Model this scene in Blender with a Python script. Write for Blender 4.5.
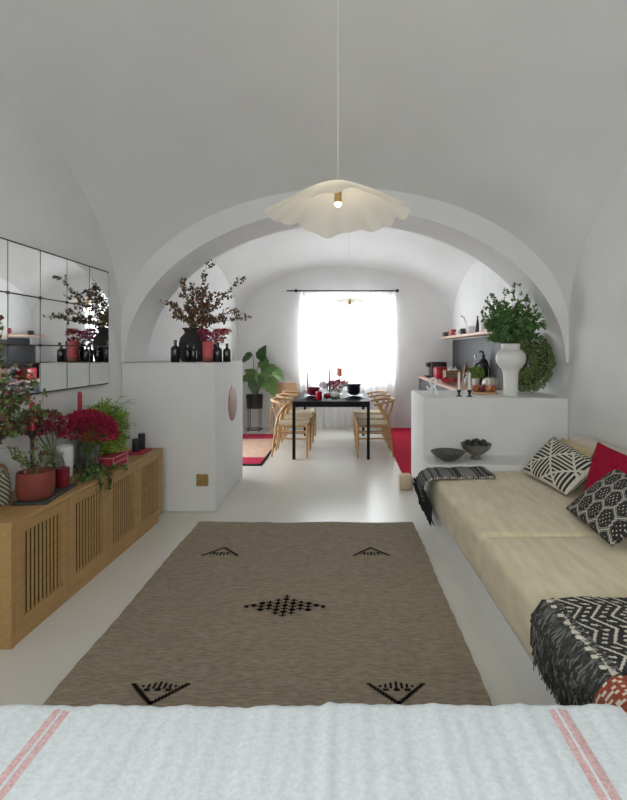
import bpy, math, random
from mathutils import Vector, Matrix
PI = math.pi
S = bpy.context.scene
COL = S.collection
for o in list(bpy.data.objects):
    bpy.data.objects.remove(o)

# ------------------------------------------------------------------ camera
F, CX, CY, EYE = 500.0, 345.0, 350.0, 1.42
cam_d = bpy.data.cameras.new('camera')
cam = bpy.data.objects.new('camera', cam_d)
COL.objects.link(cam)
cam.location = (0, 0, EYE)
cam.rotation_euler = (PI / 2, 0, 0)
cam_d.sensor_fit = 'VERTICAL'
cam_d.sensor_height = 24.0
cam_d.lens = F / 800 * 24.0
cam_d.shift_x = (313.5 - CX) / 800
cam_d.shift_y = (CY - 400) / 800
cam_d.clip_start = 0.02
S.camera = cam

# ------------------------------------------------------------------ world, lights, exposure
w = bpy.data.worlds.new('world')
S.world = w
w.use_nodes = True
bg = w.node_tree.nodes['Background']
bg.inputs[0].default_value = (0.90, 0.95, 1.0, 1)
bg.inputs[1].default_value = 1.3


def area(name, loc, rot, sx, sy, power, col):
    d = bpy.data.lights.new(name, 'AREA')
    d.shape = 'RECTANGLE'
    d.size, d.size_y, d.energy, d.color = sx, sy, power, col
    o = bpy.data.objects.new(name, d)
    COL.objects.link(o)
    o.location, o.rotation_euler = loc, rot
    return o


# daylight in the window at the end of the dining room; the other three lights sit in unseen windows added to brighten the rooms
area('daylight_dining', (0.05, 9.62, 1.6), (-PI / 2, 0, 0), 1.75, 1.5, 110, (0.93, 0.96, 1.0))
area('added_light_dining_side', (-2.45, 6.75, 0.80), (0, -PI / 2, 0), 0.85, 1.4, 42, (0.95, 0.95, 1.0))  # added for light from the left, in an unseen low window
area('added_light_bedroom', (0.0, -1.25, 1.65), (PI / 2, 0, 0), 2.6, 1.5, 40, (1.0, 0.985, 0.965))  # fill added behind the camera, where no window is seen
area('added_light_bedroom_side', (-2.45, -.05, 1.6), (0, -PI / 2, 0), 1.2, 1.2, 26, (1.0, 0.985, 0.965))  # side fill added beside the bed, out of view
vs = S.view_settings
vs.view_transform = 'Standard'
vs.look = 'None'
vs.gamma = 1.0
vs.use_curve_mapping = False
vs.exposure = 0.6


# ------------------------------------------------------------------ helpers
def at(px, py, Y):
    return Vector(((px - CX) / F * Y, Y, EYE - (py - CY) / F * Y))


def mat(name, col, rough=0.6, col2=None, scale=20, bump=0.0, bscale=60, metal=0.0, stretch=None, spec=0.5, sheen=0.0, wave=False, detail=4):
    m = bpy.data.materials.new(name)
    m.use_nodes = True
    nt = m.node_tree
    b = nt.nodes['Principled BSDF']
    b.inputs['Roughness'].default_value = rough
    b.inputs['Metallic'].default_value = metal
    b.inputs['Specular IOR Level'].default_value = spec
    if sheen:
        b.inputs['Sheen Weight'].default_value = sheen
    b.inputs['Base Color'].default_value = (*col, 1)
    tc = nt.nodes.new('ShaderNodeTexCoord')
    mp = nt.nodes.new('ShaderNodeMapping')
    nt.links.new(tc.outputs['Object'], mp.inputs[0])
    if stretch:
        mp.inputs['Scale'].default_value = stretch
    if col2:
        n = nt.nodes.new('ShaderNodeTexNoise')
        n.inputs['Scale'].default_value = scale
        n.inputs['Detail'].default_value = detail
        nt.links.new(mp.outputs[0], n.inputs['Vector'])
        r = nt.nodes.new('ShaderNodeValToRGB')
        r.color_ramp.elements[0].position = 0.35
        r.color_ramp.elements[1].position = 0.65
        r.color_ramp.elements[0].color = (*col, 1)
        r.color_ramp.elements[1].color = (*col2, 1)
        nt.links.new(n.outputs['Fac'], r.inputs[0])
        nt.links.new(r.outputs[0], b.inputs['Base Color'])
    if bump:
        n2 = nt.nodes.new('ShaderNodeTexNoise')
        n2.inputs['Scale'].default_value = bscale
        n2.inputs['Detail'].default_value = 5
        nt.links.new(mp.outputs[0], n2.inputs['Vector'])
        bp = nt.nodes.new('ShaderNodeBump')
        bp.inputs['Strength'].default_value = bump
        bp.inputs['Distance'].default_value = 0.01
        nt.links.new(n2.outputs['Fac'], bp.inputs['Height'])
        nt.links.new(bp.outputs[0], b.inputs['Normal'])
    return m


def sheer(name, col, transp, transl, rough=0.8):
    """thin cloth or paper: part see-through, part translucent, part diffuse"""
    m = bpy.data.materials.new(name)
    m.use_nodes = True
    nt = m.node_tree
    nt.nodes.clear()
    out = nt.nodes.new('ShaderNodeOutputMaterial')
    d = nt.nodes.new('ShaderNodeBsdfDiffuse')
    t = nt.nodes.new('ShaderNodeBsdfTranslucent')
    p = nt.nodes.new('ShaderNodeBsdfTransparent')
    for n in (d, t):
        n.inputs[0].default_value = (*col, 1)
    m1 = nt.nodes.new('ShaderNodeMixShader')
    m2 = nt.nodes.new('ShaderNodeMixShader')
    m1.inputs[0].default_value = transl
    m2.inputs[0].default_value = transp
    nt.links.new(d.outputs[0], m1.inputs[1])
    nt.links.new(t.outputs[0], m1.inputs[2])
    nt.links.new(m1.outputs[0], m2.inputs[1])
    nt.links.new(p.outputs[0], m2.inputs[2])
    nt.links.new(m2.outputs[0], out.inputs[0])
    return m


def glassy(name, tint, gloss=0.08):
    m = bpy.data.materials.new(name)
    m.use_nodes = True
    nt = m.node_tree
    nt.nodes.clear()
    out = nt.nodes.new('ShaderNodeOutputMaterial')
    p = nt.nodes.new('ShaderNodeBsdfTransparent')
    p.inputs[0].default_value = (*tint, 1)
    g = nt.nodes.new('ShaderNodeBsdfGlossy')
    g.inputs['Roughness'].default_value = 0.03
    lf_ = nt.nodes.new('ShaderNodeLayerWeight')
    lf_.inputs[0].default_value = 0.25
    lw = nt.nodes.new('ShaderNodeMath')
    lw.operation = 'MULTIPLY_ADD'
    lw.inputs[1].default_value = 0.45
    lw.inputs[2].default_value = 0.04
    nt.links.new(lf_.outputs['Facing'], lw.inputs[0])
    mx = nt.nodes.new('ShaderNodeMixShader')
    nt.links.new(lw.outputs[0], mx.inputs[0])
    nt.links.new(p.outputs[0], mx.inputs[1])
    nt.links.new(g.outputs[0], mx.inputs[2])
    nt.links.new(mx.outputs[0], out.inputs[0])
    return m


class MB:
    def __init__(s):
        s.v, s.f, s.m = [], [], []

    def face(s, idx, m=0):
        s.f.append(idx)
        s.m.append(m)

    def box(s, x0, x1, y0, y1, z0, z1, m=0, bev=0.0):
        if bev <= 0:
            b = len(s.v)
            for z in (z0, z1):
                s.v += [(x0, y0, z), (x1, y0, z), (x1, y1, z), (x0, y1, z)]
            for q in ((0, 3, 2, 1), (4, 5, 6, 7), (0, 1, 5, 4), (1, 2, 6, 5), (2, 3, 7, 6), (3, 0, 4, 7)):
                s.face(tuple(b + i for i in q), m)
            return s
        # rounded box from a superellipsoid-like cage: 6 faces pushed in, bevel of one segment each side
        e = min(bev, (x1 - x0) / 2.01, (y1 - y0) / 2.01, (z1 - z0) / 2.01)
        c = Vector(((x0 + x1) / 2, (y0 + y1) / 2, (z0 + z1) / 2))
        hx, hy, hz = (x1 - x0) / 2 - e, (y1 - y0) / 2 - e, (z1 - z0) / 2 - e
        n = 4
        rows = []
        lat = [-PI / 2 + PI / 2 * i / n for i in range(n + 1)] + [PI / 2 * i / n for i in range(n + 1)]
        for li, la in enumerate(lat):
            zc = -hz if li <= n else hz
            ring = []
            for qd, (sx, sy) in enumerate(((1, 1), (-1, 1), (-1, -1), (1, -1))):
                for j in range(n + 1):
                    lo = PI / 2 * qd + PI / 2 * j / n
                    ring.append((c.x + sx * hx + e * math.cos(la) * math.cos(lo), c.y + sy * hy + e * math.cos(la) * math.sin(lo), c.z + zc + e * math.sin(la)))
            rows.append(ring)
        s.rings(rows, m, closed=True, cap=True)
        return s

    def rings(s, rows, m=0, closed=True, cap=False):
        b = len(s.v)
        n = len(rows[0])
        for r in rows:
            s.v += [tuple(p) for p in r]
        for i in range(len(rows) - 1):
            for j in range(n if closed else n - 1):
                k = (j + 1) % n
                s.face((b + i * n + j, b + i * n + k, b + (i + 1) * n + k, b + (i + 1) * n + j), m)
        if cap:
            s.face(tuple(b + j for j in reversed(range(n))), m)
            s.face(tuple(b + (len(rows) - 1) * n + j for j in range(n)), m)
        return s

    def lathe(s, prof, c=(0, 0, 0), n=28, m=0, cap=True, wob=None):
        rows = []
        for (r, z) in prof:
            row = []
            for j in range(n):
                a = 2 * PI * j / n
                rr = r * (wob(a) if wob else 1)
                row.append((c[0] + rr * math.cos(a), c[1] + rr * math.sin(a), c[2] + z))
            rows.append(row)
        return s.rings(rows, m, True, cap)

    def tube(s, pts, r, n=8, m=0, cap=True):
        pts = [Vector(p) for p in pts]
        if not isinstance(r, (list, tuple)):
            r = [r] * len(pts)
        rows = []
        prev = None
        for i, p in enumerate(pts):
            d = (pts[min(i + 1, len(pts) - 1)] - pts[max(i - 1, 0)])
            if d.length < 1e-9:
                d = Vector((0, 0, 1))
            d.normalize()
            if prev is None:
                a = Vector((0, 0, 1)) if abs(d.z) < 0.9 else Vector((1, 0, 0))
                u = d.cross(a).normalized()
            else:
                u = (prev - d * prev.dot(d))
                u = u.normalized() if u.length > 1e-6 else d.orthogonal().normalized()
            prev = u
            v = d.cross(u)
            rows.append([p + (u * math.cos(2 * PI * j / n) + v * math.sin(2 * PI * j / n)) * r[i] for j in range(n)])
        return s.rings(rows, m, True, cap)

    def ball(s, c, r, n=12, m=0, sz=1.0):
        prof = [(max(1e-4, r * math.cos(t)), r * sz * math.sin(t)) for t in [-PI / 2 + PI * i / (n // 2 + 1) for i in range(n // 2 + 2)]]
        return s.lathe(prof, c, n, m)

    def leaf(s, p, d, up, L, W, m=0, bend=0.25):
        d = d.normalized()
        sd = d.cross(up)
        if sd.length < 1e-4:
            sd = d.orthogonal()
        sd.normalize()
        nrm = sd.cross(d)
        b = len(s.v)
        mid = p + d * L * 0.45 + nrm * L * bend * 0.3
        s.v += [tuple(p), tuple(mid + sd * W / 2 + nrm * W * 0.15), tuple(mid - sd * W / 2 + nrm * W * 0.15), tuple(mid), tuple(p + d * L - nrm * L * bend * 0.3)]
        s.face((b, b + 3, b + 1), m)
        s.face((b, b + 2, b + 3), m)
        s.face((b + 3, b + 4, b + 1), m)
        s.face((b + 2, b + 4, b + 3), m)

    def grid(s, fn, nu, nv, mfn=None, m=0):
        b = len(s.v)
        for i in range(nu + 1):
            for j in range(nv + 1):
                s.v.append(tuple(fn(i / nu, j / nv)))
        for i in range(nu):
            for j in range(nv):
                a = b + i * (nv + 1) + j
                s.face((a, a + nv + 1, a + nv + 2, a + 1), mfn((i + .5) / nu, (j + .5) / nv) if mfn else m)
        return s

    def sheet(s, fn, nrm, th, nu, nv, mfn=None, m=0):
        """closed thin slab over fn, thickness th along nrm"""
        b = len(s.v)
        s.grid(lambda u, v: Vector(fn(u, v)) + nrm(u, v) * th, nu, nv, mfn, m)
        b2 = len(s.v)
        s.grid(fn, nu, nv, mfn, m)
        st = nv + 1
        rim = [(i, 0) for i in range(nu + 1)] + [(nu, j) for j in range(1, nv + 1)] + [(i, nv) for i in range(nu - 1, -1, -1)] + [(0, j) for j in range(nv - 1, 0, -1)]
        for k in range(len(rim)):
            (i, j), (i2, j2) = rim[k], rim[(k + 1) % len(rim)]
            mm = m
            if mfn:
                mm = mfn(min(max((i + i2) / 2 / nu, .002), .998), min(max((j + j2) / 2 / nv, .002), .998))
            s.face((b + i * st + j, b2 + i * st + j, b2 + i2 * st + j2, b + i2 * st + j2), mm)
        return s

    def build(s, name, mats, parent=None, loc=None, angle=40, smooth=True):
        me = bpy.data.meshes.new(name)
        me.from_pydata(s.v, [], s.f)
        if not isinstance(mats, (list, tuple)):
            mats = [mats]
        for mm in mats:
            me.materials.append(mm)
        me.polygons.foreach_set('material_index', s.m)
        if smooth:
            me.polygons.foreach_set('use_smooth', [True] * len(s.f))
            me.set_sharp_from_angle(angle=math.radians(angle))
        me.update()
        o = bpy.data.objects.new(name, me)
        COL.objects.link(o)
        if parent:
            o.parent = parent
        if loc:
            o.location = loc
        return o


def tag(o, label=None, cat=None, group=None, kind=None):
    if label: o['label'] = label
    if cat: o['category'] = cat
    if group: o['group'] = group
    if kind: o['kind'] = kind
    return o


def thing(name, label, cat, loc=(0, 0, 0), rz=0, group=None):
    o = bpy.data.objects.new(name, None)
    o.empty_display_size = 0.05
    COL.objects.link(o)
    o.location = loc
    o.rotation_euler = (0, 0, rz)
    return tag(o, label, cat, group)


def dup(o, loc=None, rz=None, label=None, parent=None, group=None):
    c = o.copy()
    COL.objects.link(c)
    if parent: c.parent = parent
    if loc is not None: c.location = loc
    if rz is not None: c.rotation_euler = (0, 0, rz)
    if label: c['label'] = label
    if group: c['group'] = group
    for ch in list(o.children):
        dup(ch, parent=c)
    return c


def struct(o):
    o['kind'] = 'structure'
    return o


def rnd(a, b):
    return random.uniform(a, b)


def rdir():
    z = rnd(-1, 1)
    a = rnd(0, 2 * PI)
    r = math.sqrt(1 - z * z)
    return Vector((r * math.cos(a), r * math.sin(a), z))


# ------------------------------------------------------------------ materials
M = {}
M['plaster'] = mat('white_plaster', (0.80, 0.80, 0.79), 0.9, (0.77, 0.77, 0.76), 3, 0.15, 14, spec=0.2)
M['ceiling'] = mat('vault_plaster', (0.76, 0.76, 0.75), 0.95, (0.73, 0.73, 0.72), 2, 0.12, 10, spec=0.1)
M['floor'] = mat('white_floor', (0.74, 0.72, 0.66), 0.28, (0.69, 0.665, 0.60), 1.6, 0.04, 6, spec=0.5)
M['oak'] = mat('oak', (0.46, 0.285, 0.115), 0.5, (0.40, 0.235, 0.085), 7, 0.05, 30, stretch=(6, 0.6, 6))
M['oakshade'] = mat('oak_inside_shade', (0.04, 0.025, 0.013), 0.85)  # near-black: shade of the unlit inside put into the colour
M['chairwood'] = mat('chair_oak', (0.50, 0.305, 0.135), 0.5, (0.42, 0.24, 0.10), 14, stretch=(1, 1, 0.3))
M['cord'] = mat('paper_cord', (0.64, 0.54, 0.39), 0.85, (0.54, 0.45, 0.31), 60, 0.3, 120)
M['tan'] = mat('tan_wood', (0.62, 0.40, 0.24), 0.5, (0.54, 0.33, 0.18), 12, stretch=(1, 1, 5))
M['black'] = mat('black_metal', (0.012, 0.012, 0.013), 0.45)
M['tableblack'] = mat('black_table_paint', (0.008, 0.008, 0.009), 0.6, spec=0.15)
M['blackglass'] = mat('black_bottle_glass', (0.008, 0.011, 0.011), 0.12)
M['blackclay'] = mat('black_clay', (0.022, 0.022, 0.022), 0.75, (0.035, 0.034, 0.032), 18, 0.3, 40)
M['slate'] = mat('slate', (0.025, 0.032, 0.03), 0.6, (0.04, 0.045, 0.04), 30)
M['redwax'] = mat('red_wax', (0.42, 0.012, 0.03), 0.45, (0.36, 0.01, 0.025), 20)
M['pinkwax'] = mat('coral_wax', (0.60, 0.11, 0.13), 0.5, (0.54, 0.08, 0.10), 12)
M['orangewax'] = mat('orange_wax', (0.72, 0.20, 0.12), 0.5)
M['whitewax'] = mat('white_wax', (0.82, 0.80, 0.74), 0.5)
M['crimsonwax'] = mat('crimson_wax', (0.20, 0.005, 0.016), 0.35, (0.14, 0.003, 0.011), 25)
M['terracotta'] = mat('terracotta', (0.24, 0.052, 0.032), 0.75, (0.17, 0.035, 0.024), 10, 0.2, 30)
M['clayball'] = mat('brown_clay', (0.25, 0.10, 0.05), 0.8)
M['cream'] = mat('cream_cloth', (0.74, 0.655, 0.45), 0.9, (0.63, 0.545, 0.36), 14, 0.25, 120, sheen=0.2, stretch=(1.6, 0.35, 1), detail=6)
M['creamback'] = mat('pale_cream_cloth', (0.66, 0.58, 0.46), 0.9, (0.60, 0.53, 0.41), 12, 0.2, 120, sheen=0.2)
M['ochre'] = mat('ochre_cloth', (0.56, 0.43, 0.22), 0.9, (0.60, 0.50, 0.31), 10, 0.2, 120)
M['whitecloth'] = mat('white_cloth', (0.80, 0.79, 0.75), 0.9, None, bump=0.2, bscale=150)
M['blackyarn'] = mat('black_yarn', (0.012, 0.012, 0.013), 0.95, (0.03, 0.03, 0.03), 80, 0.3, 200)
M['greyyarn'] = mat('grey_yarn', (0.13, 0.13, 0.13), 0.95, (0.20, 0.20, 0.19), 90, 0.3, 200)
M['whiteyarn'] = mat('offwhite_yarn', (0.66, 0.62, 0.53), 0.95, (0.58, 0.54, 0.45), 60, 0.3, 200)
M['olivegrey'] = mat('dark_fringe_yarn', (0.025, 0.027, 0.024), 0.95, (0.07, 0.07, 0.058), 60)
M['rust'] = mat('rust_wool', (0.32, 0.075, 0.03), 0.95, (0.26, 0.05, 0.025), 50, 0.3, 200)
M['crimson'] = mat('crimson_chenille', (0.30, 0.008, 0.03), 0.9, (0.36, 0.010, 0.04), 45, 0.8, 60, spec=.1)
M['rug'] = mat('brown_flatweave', (0.265, 0.215, 0.158), 0.95, (0.395, 0.33, 0.25), 26, 0.4, 240, spec=0.1, stretch=(0.9, 4.5, 1), detail=14)
M['rugdark'] = mat('black_rug_wool', (0.012, 0.011, 0.010), 0.95, spec=0.1)
M['pinkrug'] = mat('crimson_rug', (0.42, 0.035, 0.075), 0.95, (0.34, 0.02, 0.055), 20, spec=0.1)
M['tanrug'] = mat('peach_rug', (0.55, 0.38, 0.29), 0.95, (0.48, 0.32, 0.24), 12, spec=0.1)
M['runner'] = mat('red_runner', (0.52, 0.026, 0.055), 0.95, (0.46, 0.02, 0.05), 25, spec=0.1)
M['silver'] = mat('aged_mirror', (0.80, 0.81, 0.80), 0.02, (0.74, 0.76, 0.75), 5, 0.0, metal=1.0)
M['lead'] = mat('dark_lead', (0.03, 0.03, 0.028), 0.6, (0.07, 0.065, 0.06), 40)
M['brass'] = mat('brass', (0.50, 0.36, 0.15), 0.4, (0.42, 0.29, 0.11), 30, metal=0.8)
M['pinkwood'] = mat('pinkish_wood', (0.42, 0.28, 0.23), 0.6, (0.35, 0.22, 0.18), 5, 0.05, 20, stretch=(1, 1, 0.4))
M['white'] = mat('white_ceramic', (0.80, 0.79, 0.76), 0.55, (0.76, 0.75, 0.72), 8, 0.12, 40)
M['whitegloss'] = mat('white_glaze', (0.82, 0.82, 0.80), 0.2)
M['whitepaint'] = mat('white_frame_paint', (0.80, 0.80, 0.78), 0.4)
M['green'] = mat('leaf_green', (0.075, 0.165, 0.03), 0.5, (0.12, 0.22, 0.05), 40)
M['dgreen'] = mat('dark_leaf_green', (0.018, 0.06, 0.015), 0.5, (0.035, 0.085, 0.02), 40)
M['lgreen'] = mat('fern_green', (0.25, 0.40, 0.04), 0.6, (0.32, 0.46, 0.06), 30)
M['olive'] = mat('olive_leaf', (0.17, 0.17, 0.055), 0.6, (0.12, 0.13, 0.045), 30)
M['mossgreen'] = mat('moss_leaf', (0.25, 0.33, 0.12), 0.8, (0.18, 0.26, 0.08), 30)
M['mossdark'] = mat('moss_leaf_deep', (0.13, 0.20, 0.06), 0.8)
M['eucalyptus'] = mat('eucalyptus_leaf', (0.055, 0.155, 0.04), 0.5, (0.08, 0.20, 0.055), 40)
M['wineleaf'] = mat('wine_leaf', (0.15, 0.04, 0.035), 0.6, (0.20, 0.07, 0.045), 30)
M['darkleaf'] = mat('blackish_leaf', (0.06, 0.045, 0.03), 0.6, (0.09, 0.065, 0.04), 30)
M['rustleaf'] = mat('rust_leaf', (0.34, 0.13, 0.06), 0.6, (0.28, 0.10, 0.045), 30)
M['stem'] = mat('brown_stem', (0.06, 0.04, 0.025), 0.8)
M['gstem'] = mat('green_stem', (0.10, 0.15, 0.05), 0.7)
M['celosia'] = mat('crimson_bloom', (0.34, 0.008, 0.045), 0.8, (0.22, 0.004, 0.025), 60)
M['celosia2'] = mat('bright_crimson_bloom', (0.50, 0.02, 0.08), 0.8)
M['mauve'] = mat('mauve_bloom', (0.20, 0.05, 0.07), 0.8, (0.32, 0.12, 0.14), 60)
M['pinkbloom'] = mat('magenta_bloom', (0.44, 0.09, 0.20), 0.8, (0.36, 0.05, 0.12), 60)
M['orangebloom'] = mat('coral_bloom', (0.52, 0.14, 0.10), 0.8)
M['paleflower'] = mat('pale_lilac_bloom', (0.55, 0.48, 0.55), 0.8)
M['bulb'] = mat('warm_bulb', (0.9, 0.8, 0.55), 0.3)
M['bulb'].node_tree.nodes['Principled BSDF'].inputs['Emission Color'].default_value = (1.0, 0.72, 0.35, 1)
M['bulb'].node_tree.nodes['Principled BSDF'].inputs['Emission Strength'].default_value = 6.0
M['glass'] = glassy('clear_glass', (0.90, 0.93, 0.92))
M['pane'] = glassy('window_glass', (0.97, 0.98, 0.98))
M['redglass'] = glassy('red_glass', (0.55, 0.03, 0.08))
M['curtain'] = sheer('sheer_curtain_cloth', (0.93, 0.93, 0.92), 0.10, 0.60)
M['shade'] = sheer('cream_lamp_cloth', (0.95, 0.92, 0.83), 0.06, 0.60)
M['bed'] = None
M['navy'] = mat('navy_stoneware', (0.012, 0.014, 0.026), 0.35)
M['maroon'] = mat('maroon_stoneware', (0.13, 0.012, 0.03), 0.35)
M['shelfwood'] = mat('pale_pink_wood', (0.66, 0.46, 0.36), 0.55, (0.58, 0.38, 0.29), 12, stretch=(3, 0.5, 3))
M['charcoal'] = mat('charcoal_panel', (0.040, 0.042, 0.050), 0.6, (0.05, 0.052, 0.06), 4)
M['steel'] = mat('steel', (0.5, 0.5, 0.5), 0.25, metal=1.0)
M['redenamel'] = mat('red_enamel', (0.42, 0.015, 0.03), 0.25)
M['crate'] = mat('crate_wood', (0.28, 0.17, 0.08), 0.7)
M['apple'] = mat('apple_skin', (0.36, 0.05, 0.04), 0.4, (0.50, 0.20, 0.07), 14)
M['plum'] = mat('plum_skin', (0.15, 0.015, 0.05), 0.4)
M['peach'] = mat('peach_skin', (0.60, 0.30, 0.10), 0.5, (0.52, 0.14, 0.07), 14)
M['stone'] = mat('dark_stone_bowl', (0.07, 0.072, 0.065), 0.55, (0.11, 0.11, 0.10), 40, 0.3, 60)
M['pewter'] = mat('pewter', (0.20, 0.19, 0.16), 0.42, (0.28, 0.265, 0.22), 30, 0.2, 60, metal=0.7)
M['darkfruit'] = mat('dark_fruit', (0.025, 0.022, 0.022), 0.6, (0.05, 0.045, 0.04), 50, 0.8, 60)
M['pumpkin'] = mat('white_pumpkin_skin', (0.78, 0.74, 0.66), 0.6)
M['leather'] = mat('tan_leather', (0.20, 0.09, 0.035), 0.6)
M['basketdark'] = mat('dark_wicker', (0.05, 0.045, 0.035), 0.8)
M['basketlight'] = mat('pale_wicker', (0.42, 0.40, 0.30), 0.8)
M['boxred'] = mat('red_box_cloth', (0.36, 0.02, 0.045), 0.6)
M['boxpink'] = mat('pink_box_edge', (0.62, 0.27, 0.29), 0.6)
M['soil'] = mat('soil', (0.03, 0.02, 0.015), 0.95)
M['creamstone'] = mat('cream_wood_block', (0.66, 0.52, 0.38), 0.7, (0.58, 0.45, 0.32), 10)

# ------------------------------------------------------------------ setting
XL, XR, YA, YA2, YB, YF = -1.96, 1.96, 4.38, 4.92, 9.10, -0.90
struct(MB().box(-2.6, 2.6, -1.2, 9.6, -0.12, 0).build('floor', M['floor']))


def wall_with_hole(name, axis, pos, th, u0, u1, z1, hole):
    """slab at x=pos or y=pos of thickness th with one opening (ua, ub, za, zb)"""
    b = MB()
    a0, a1, za, zb = hole
    for (p, q, r, t) in ((u0, a0, 0, z1), (a1, u1, 0, z1), (a0, a1, 0, za), (a0, a1, zb, z1)):
        if axis == 'y':
            b.box(p, q, min(pos, pos + th), max(pos, pos + th), r, t)
        else:
            b.box(min(pos, pos + th), max(pos, pos + th), p, q, r, t)
    return struct(b.build(name, M['plaster'], smooth=False))


b = MB()
for (p, q, r, t) in ((YF - .3, -.65, 0, 3.9), (-.65, .55, 0, 1.0), (-.65, .55, 2.2, 3.9), (.55, 6.0, 0, 3.9), (6.0, 7.5, 0, .32), (6.0, 7.5, 1.25, 3.9), (7.5, YB + .4, 0, 3.9)):  # openings left for the two added windows
    b.box(XL - .40, XL, p, q, r, t)
struct(b.build('wall_left', M['plaster'], smooth=False))
struct(MB().box(XR, XR + 0.4, YF - 0.3, YB + 0.4, 0, 3.9).build('wall_right', M['plaster'], smooth=False))
WIN = (-0.78, 0.88, 0.90, 2.32)
wall_with_hole('wall_back', 'y', YB, 0.40, XL, XR, 3.9, WIN)
ADDED_WIN = (-1.2, 1.2, 0.95, 2.35)  # unseen opening added to let the fill in from behind
wall_with_hole('wall_front', 'y', YF, -0.30, XL, XR, 3.9, ADDED_WIN)

# arch wall between the two rooms
b = MB()
N = 64
a_, b_, y0_ = 1.935, 1.35, 1.31
inner = [(a_ * math.cos(PI - PI * i / N), y0_ + b_ * math.sin(PI * i / N)) for i in range(N + 1)]
inner = [(XL, 1.31)] + inner + [(XR, 1.31)]
fr = [(x, YA, z) for x, z in inner]
bk = [(x, YA2, z) for x, z in inner]
tf = [(x, YA, 3.9) for x, z in inner]
tb = [(x, YA2, 3.9) for x, z in inner]
n = len(inner)
b.v = fr + bk + tf + tb
for i in range(n - 1):
    b.face((i, i + 1, 2 * n + i + 1, 2 * n + i))
    b.face((i + 1, i, n + i, n + i + 1))
    b.face((n + i + 1, n + i, 3 * n + i, 3 * n + i + 1))
struct(b.build('wall_middle', M['plaster'], angle=35))


def vault(name, yc, yb_, cx_, cz_, sp):
    b = MB()
    hx = XR

    def fn(u, v):
        X = hx * math.sin((u - .5) * PI)
        Yn = math.sin((v - .5) * PI)
        s = cx_ ** 2 * (1 - (X / hx) ** 2) + cz_ ** 2 * (1 - Yn ** 2)
        return (X, yc + yb_ * Yn, sp + math.sqrt(max(s, 0)))
    b.sheet(fn, lambda u, v: Vector((0, 0, 1)), 0.12, 56, 64)
    return struct(b.build(name, M['ceiling'], angle=60))


vault('ceiling', (YA + YF) / 2, (YA - YF) / 2, 1.22, 1.50, 1.62)
vault('ceiling', (YB + YA2) / 2, (YB - YA2) / 2, 1.02, 0.85, 1.92)

# low masonry partitions in the arch
struct(MB().box(XL, -1.135, YA, 5.55, 0, 1.306, bev=0.012).build('wall_partition_left', M['plaster']))
struct(MB().box(0.69, XR, YA, 5.22, 0, 1.0, bev=0.015).build('wall_partition_right', M['plaster']))


def window(idx, axis, pos, a0, a1, z0, z1, nx):
    nm = 'window_%d' % idx
    b = MB()
    t = 0.06

    def bb(p, q, r, s_, d=0.03):
        if axis == 'y':
            b.box(p, q, pos - d, pos + d, r, s_)
        else:
            b.box(pos - d, pos + d, p, q, r, s_)
    bb(a0, a1, z0, z0 + t); bb(a0, a1, z1 - t, z1)
    bb(a0, a0 + t, z0 + t, z1 - t); bb(a1 - t, a1, z0 + t, z1 - t)
    for k in range(1, nx):
        x = a0 + (a1 - a0) * k / nx
        bb(x - t / 2, x + t / 2, z0 + t, z1 - t)
    o = struct(b.build(nm, M['whitepaint'], smooth=False))
    g = MB()
    if axis == 'y':
        g.box(a0 + t, a1 - t, pos - .004, pos + .004, z0 + t, z1 - t)
    else:
        g.box(pos - .004, pos + .004, a0 + t, a1 - t, z0 + t, z1 - t)
    g.build('window_pane', M['pane'], o, smooth=False)
    return o


window(1, 'y', YB + 0.28, *WIN, 2)
window(2, 'x', XL - 0.28, 6.0, 7.5, .32, 1.25, 2)  # unseen window added around the dining side light, hidden by the partition
window(4, 'x', XL - 0.28, -.65, .55, 1.0, 2.2, 2)  # unseen window added for the fill beside the bed
window(3, 'y', YF - 0.2, *ADDED_WIN, 3)  # unseen window added for the fill behind the camera

# ------------------------------------------------------------------ large things: rugs
random.seed(3)


def motif_tri(b, cx, cy, w_, h_, sgn, z):
    """stepped open triangle with hooks"""
    st = 12
    for k in range(st):
        f = k / (st - 1)
        for sd in (-1, 1):
            x = cx + sd * w_ / 2 * (1 - f)
            y = cy + sgn * h_ * (f - .5)
            b.box(x - w_ * .046, x + w_ * .046, y - h_ * .045, y + h_ * .045, z, z + .0012, 1)
    for k in range(-3, 4):
        x = cx + k * w_ * .1
        hgt = h_ * .30 * (1 - abs(k) / 4)
        b.box(x - w_ * .022, x + w_ * .022, cy - sgn * h_ * .38 - hgt * .5, cy - sgn * h_ * .38 + hgt * .9, z, z + .0012, 1)
        if k % 2 == 0:
            b.box(x - w_ * .055, x + w_ * .055, cy - sgn * h_ * .2 - h_ * .05, cy - sgn * h_ * .2 + h_ * .06, z, z + .0012, 1)


b = MB()


def rugfn(u, v):
    x = -1.2 + (1.757 + .036 * (1 - v)) * u
    y = 1.40 + 2.69 * v
    ex = abs(u - .5) * 2
    x += 0.003 * math.sin(y * 5.1 + 2 * u) * ex ** 4 + 0.002 * math.sin(y * 41) * ex ** 6
    if v > .9:
        y += 0.012 * math.sin(u * 13) * (v - .9) * 10
    z = .004 + 0.0015 * (1 + math.sin(y * 9 + 1.3 * math.sin(x * 3)))
    if v > .985:
        z += 0.006 * max(0, math.sin(u * 21 + 1)) * (1 if u < .35 else .2)
    return (x, y, z)


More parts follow.
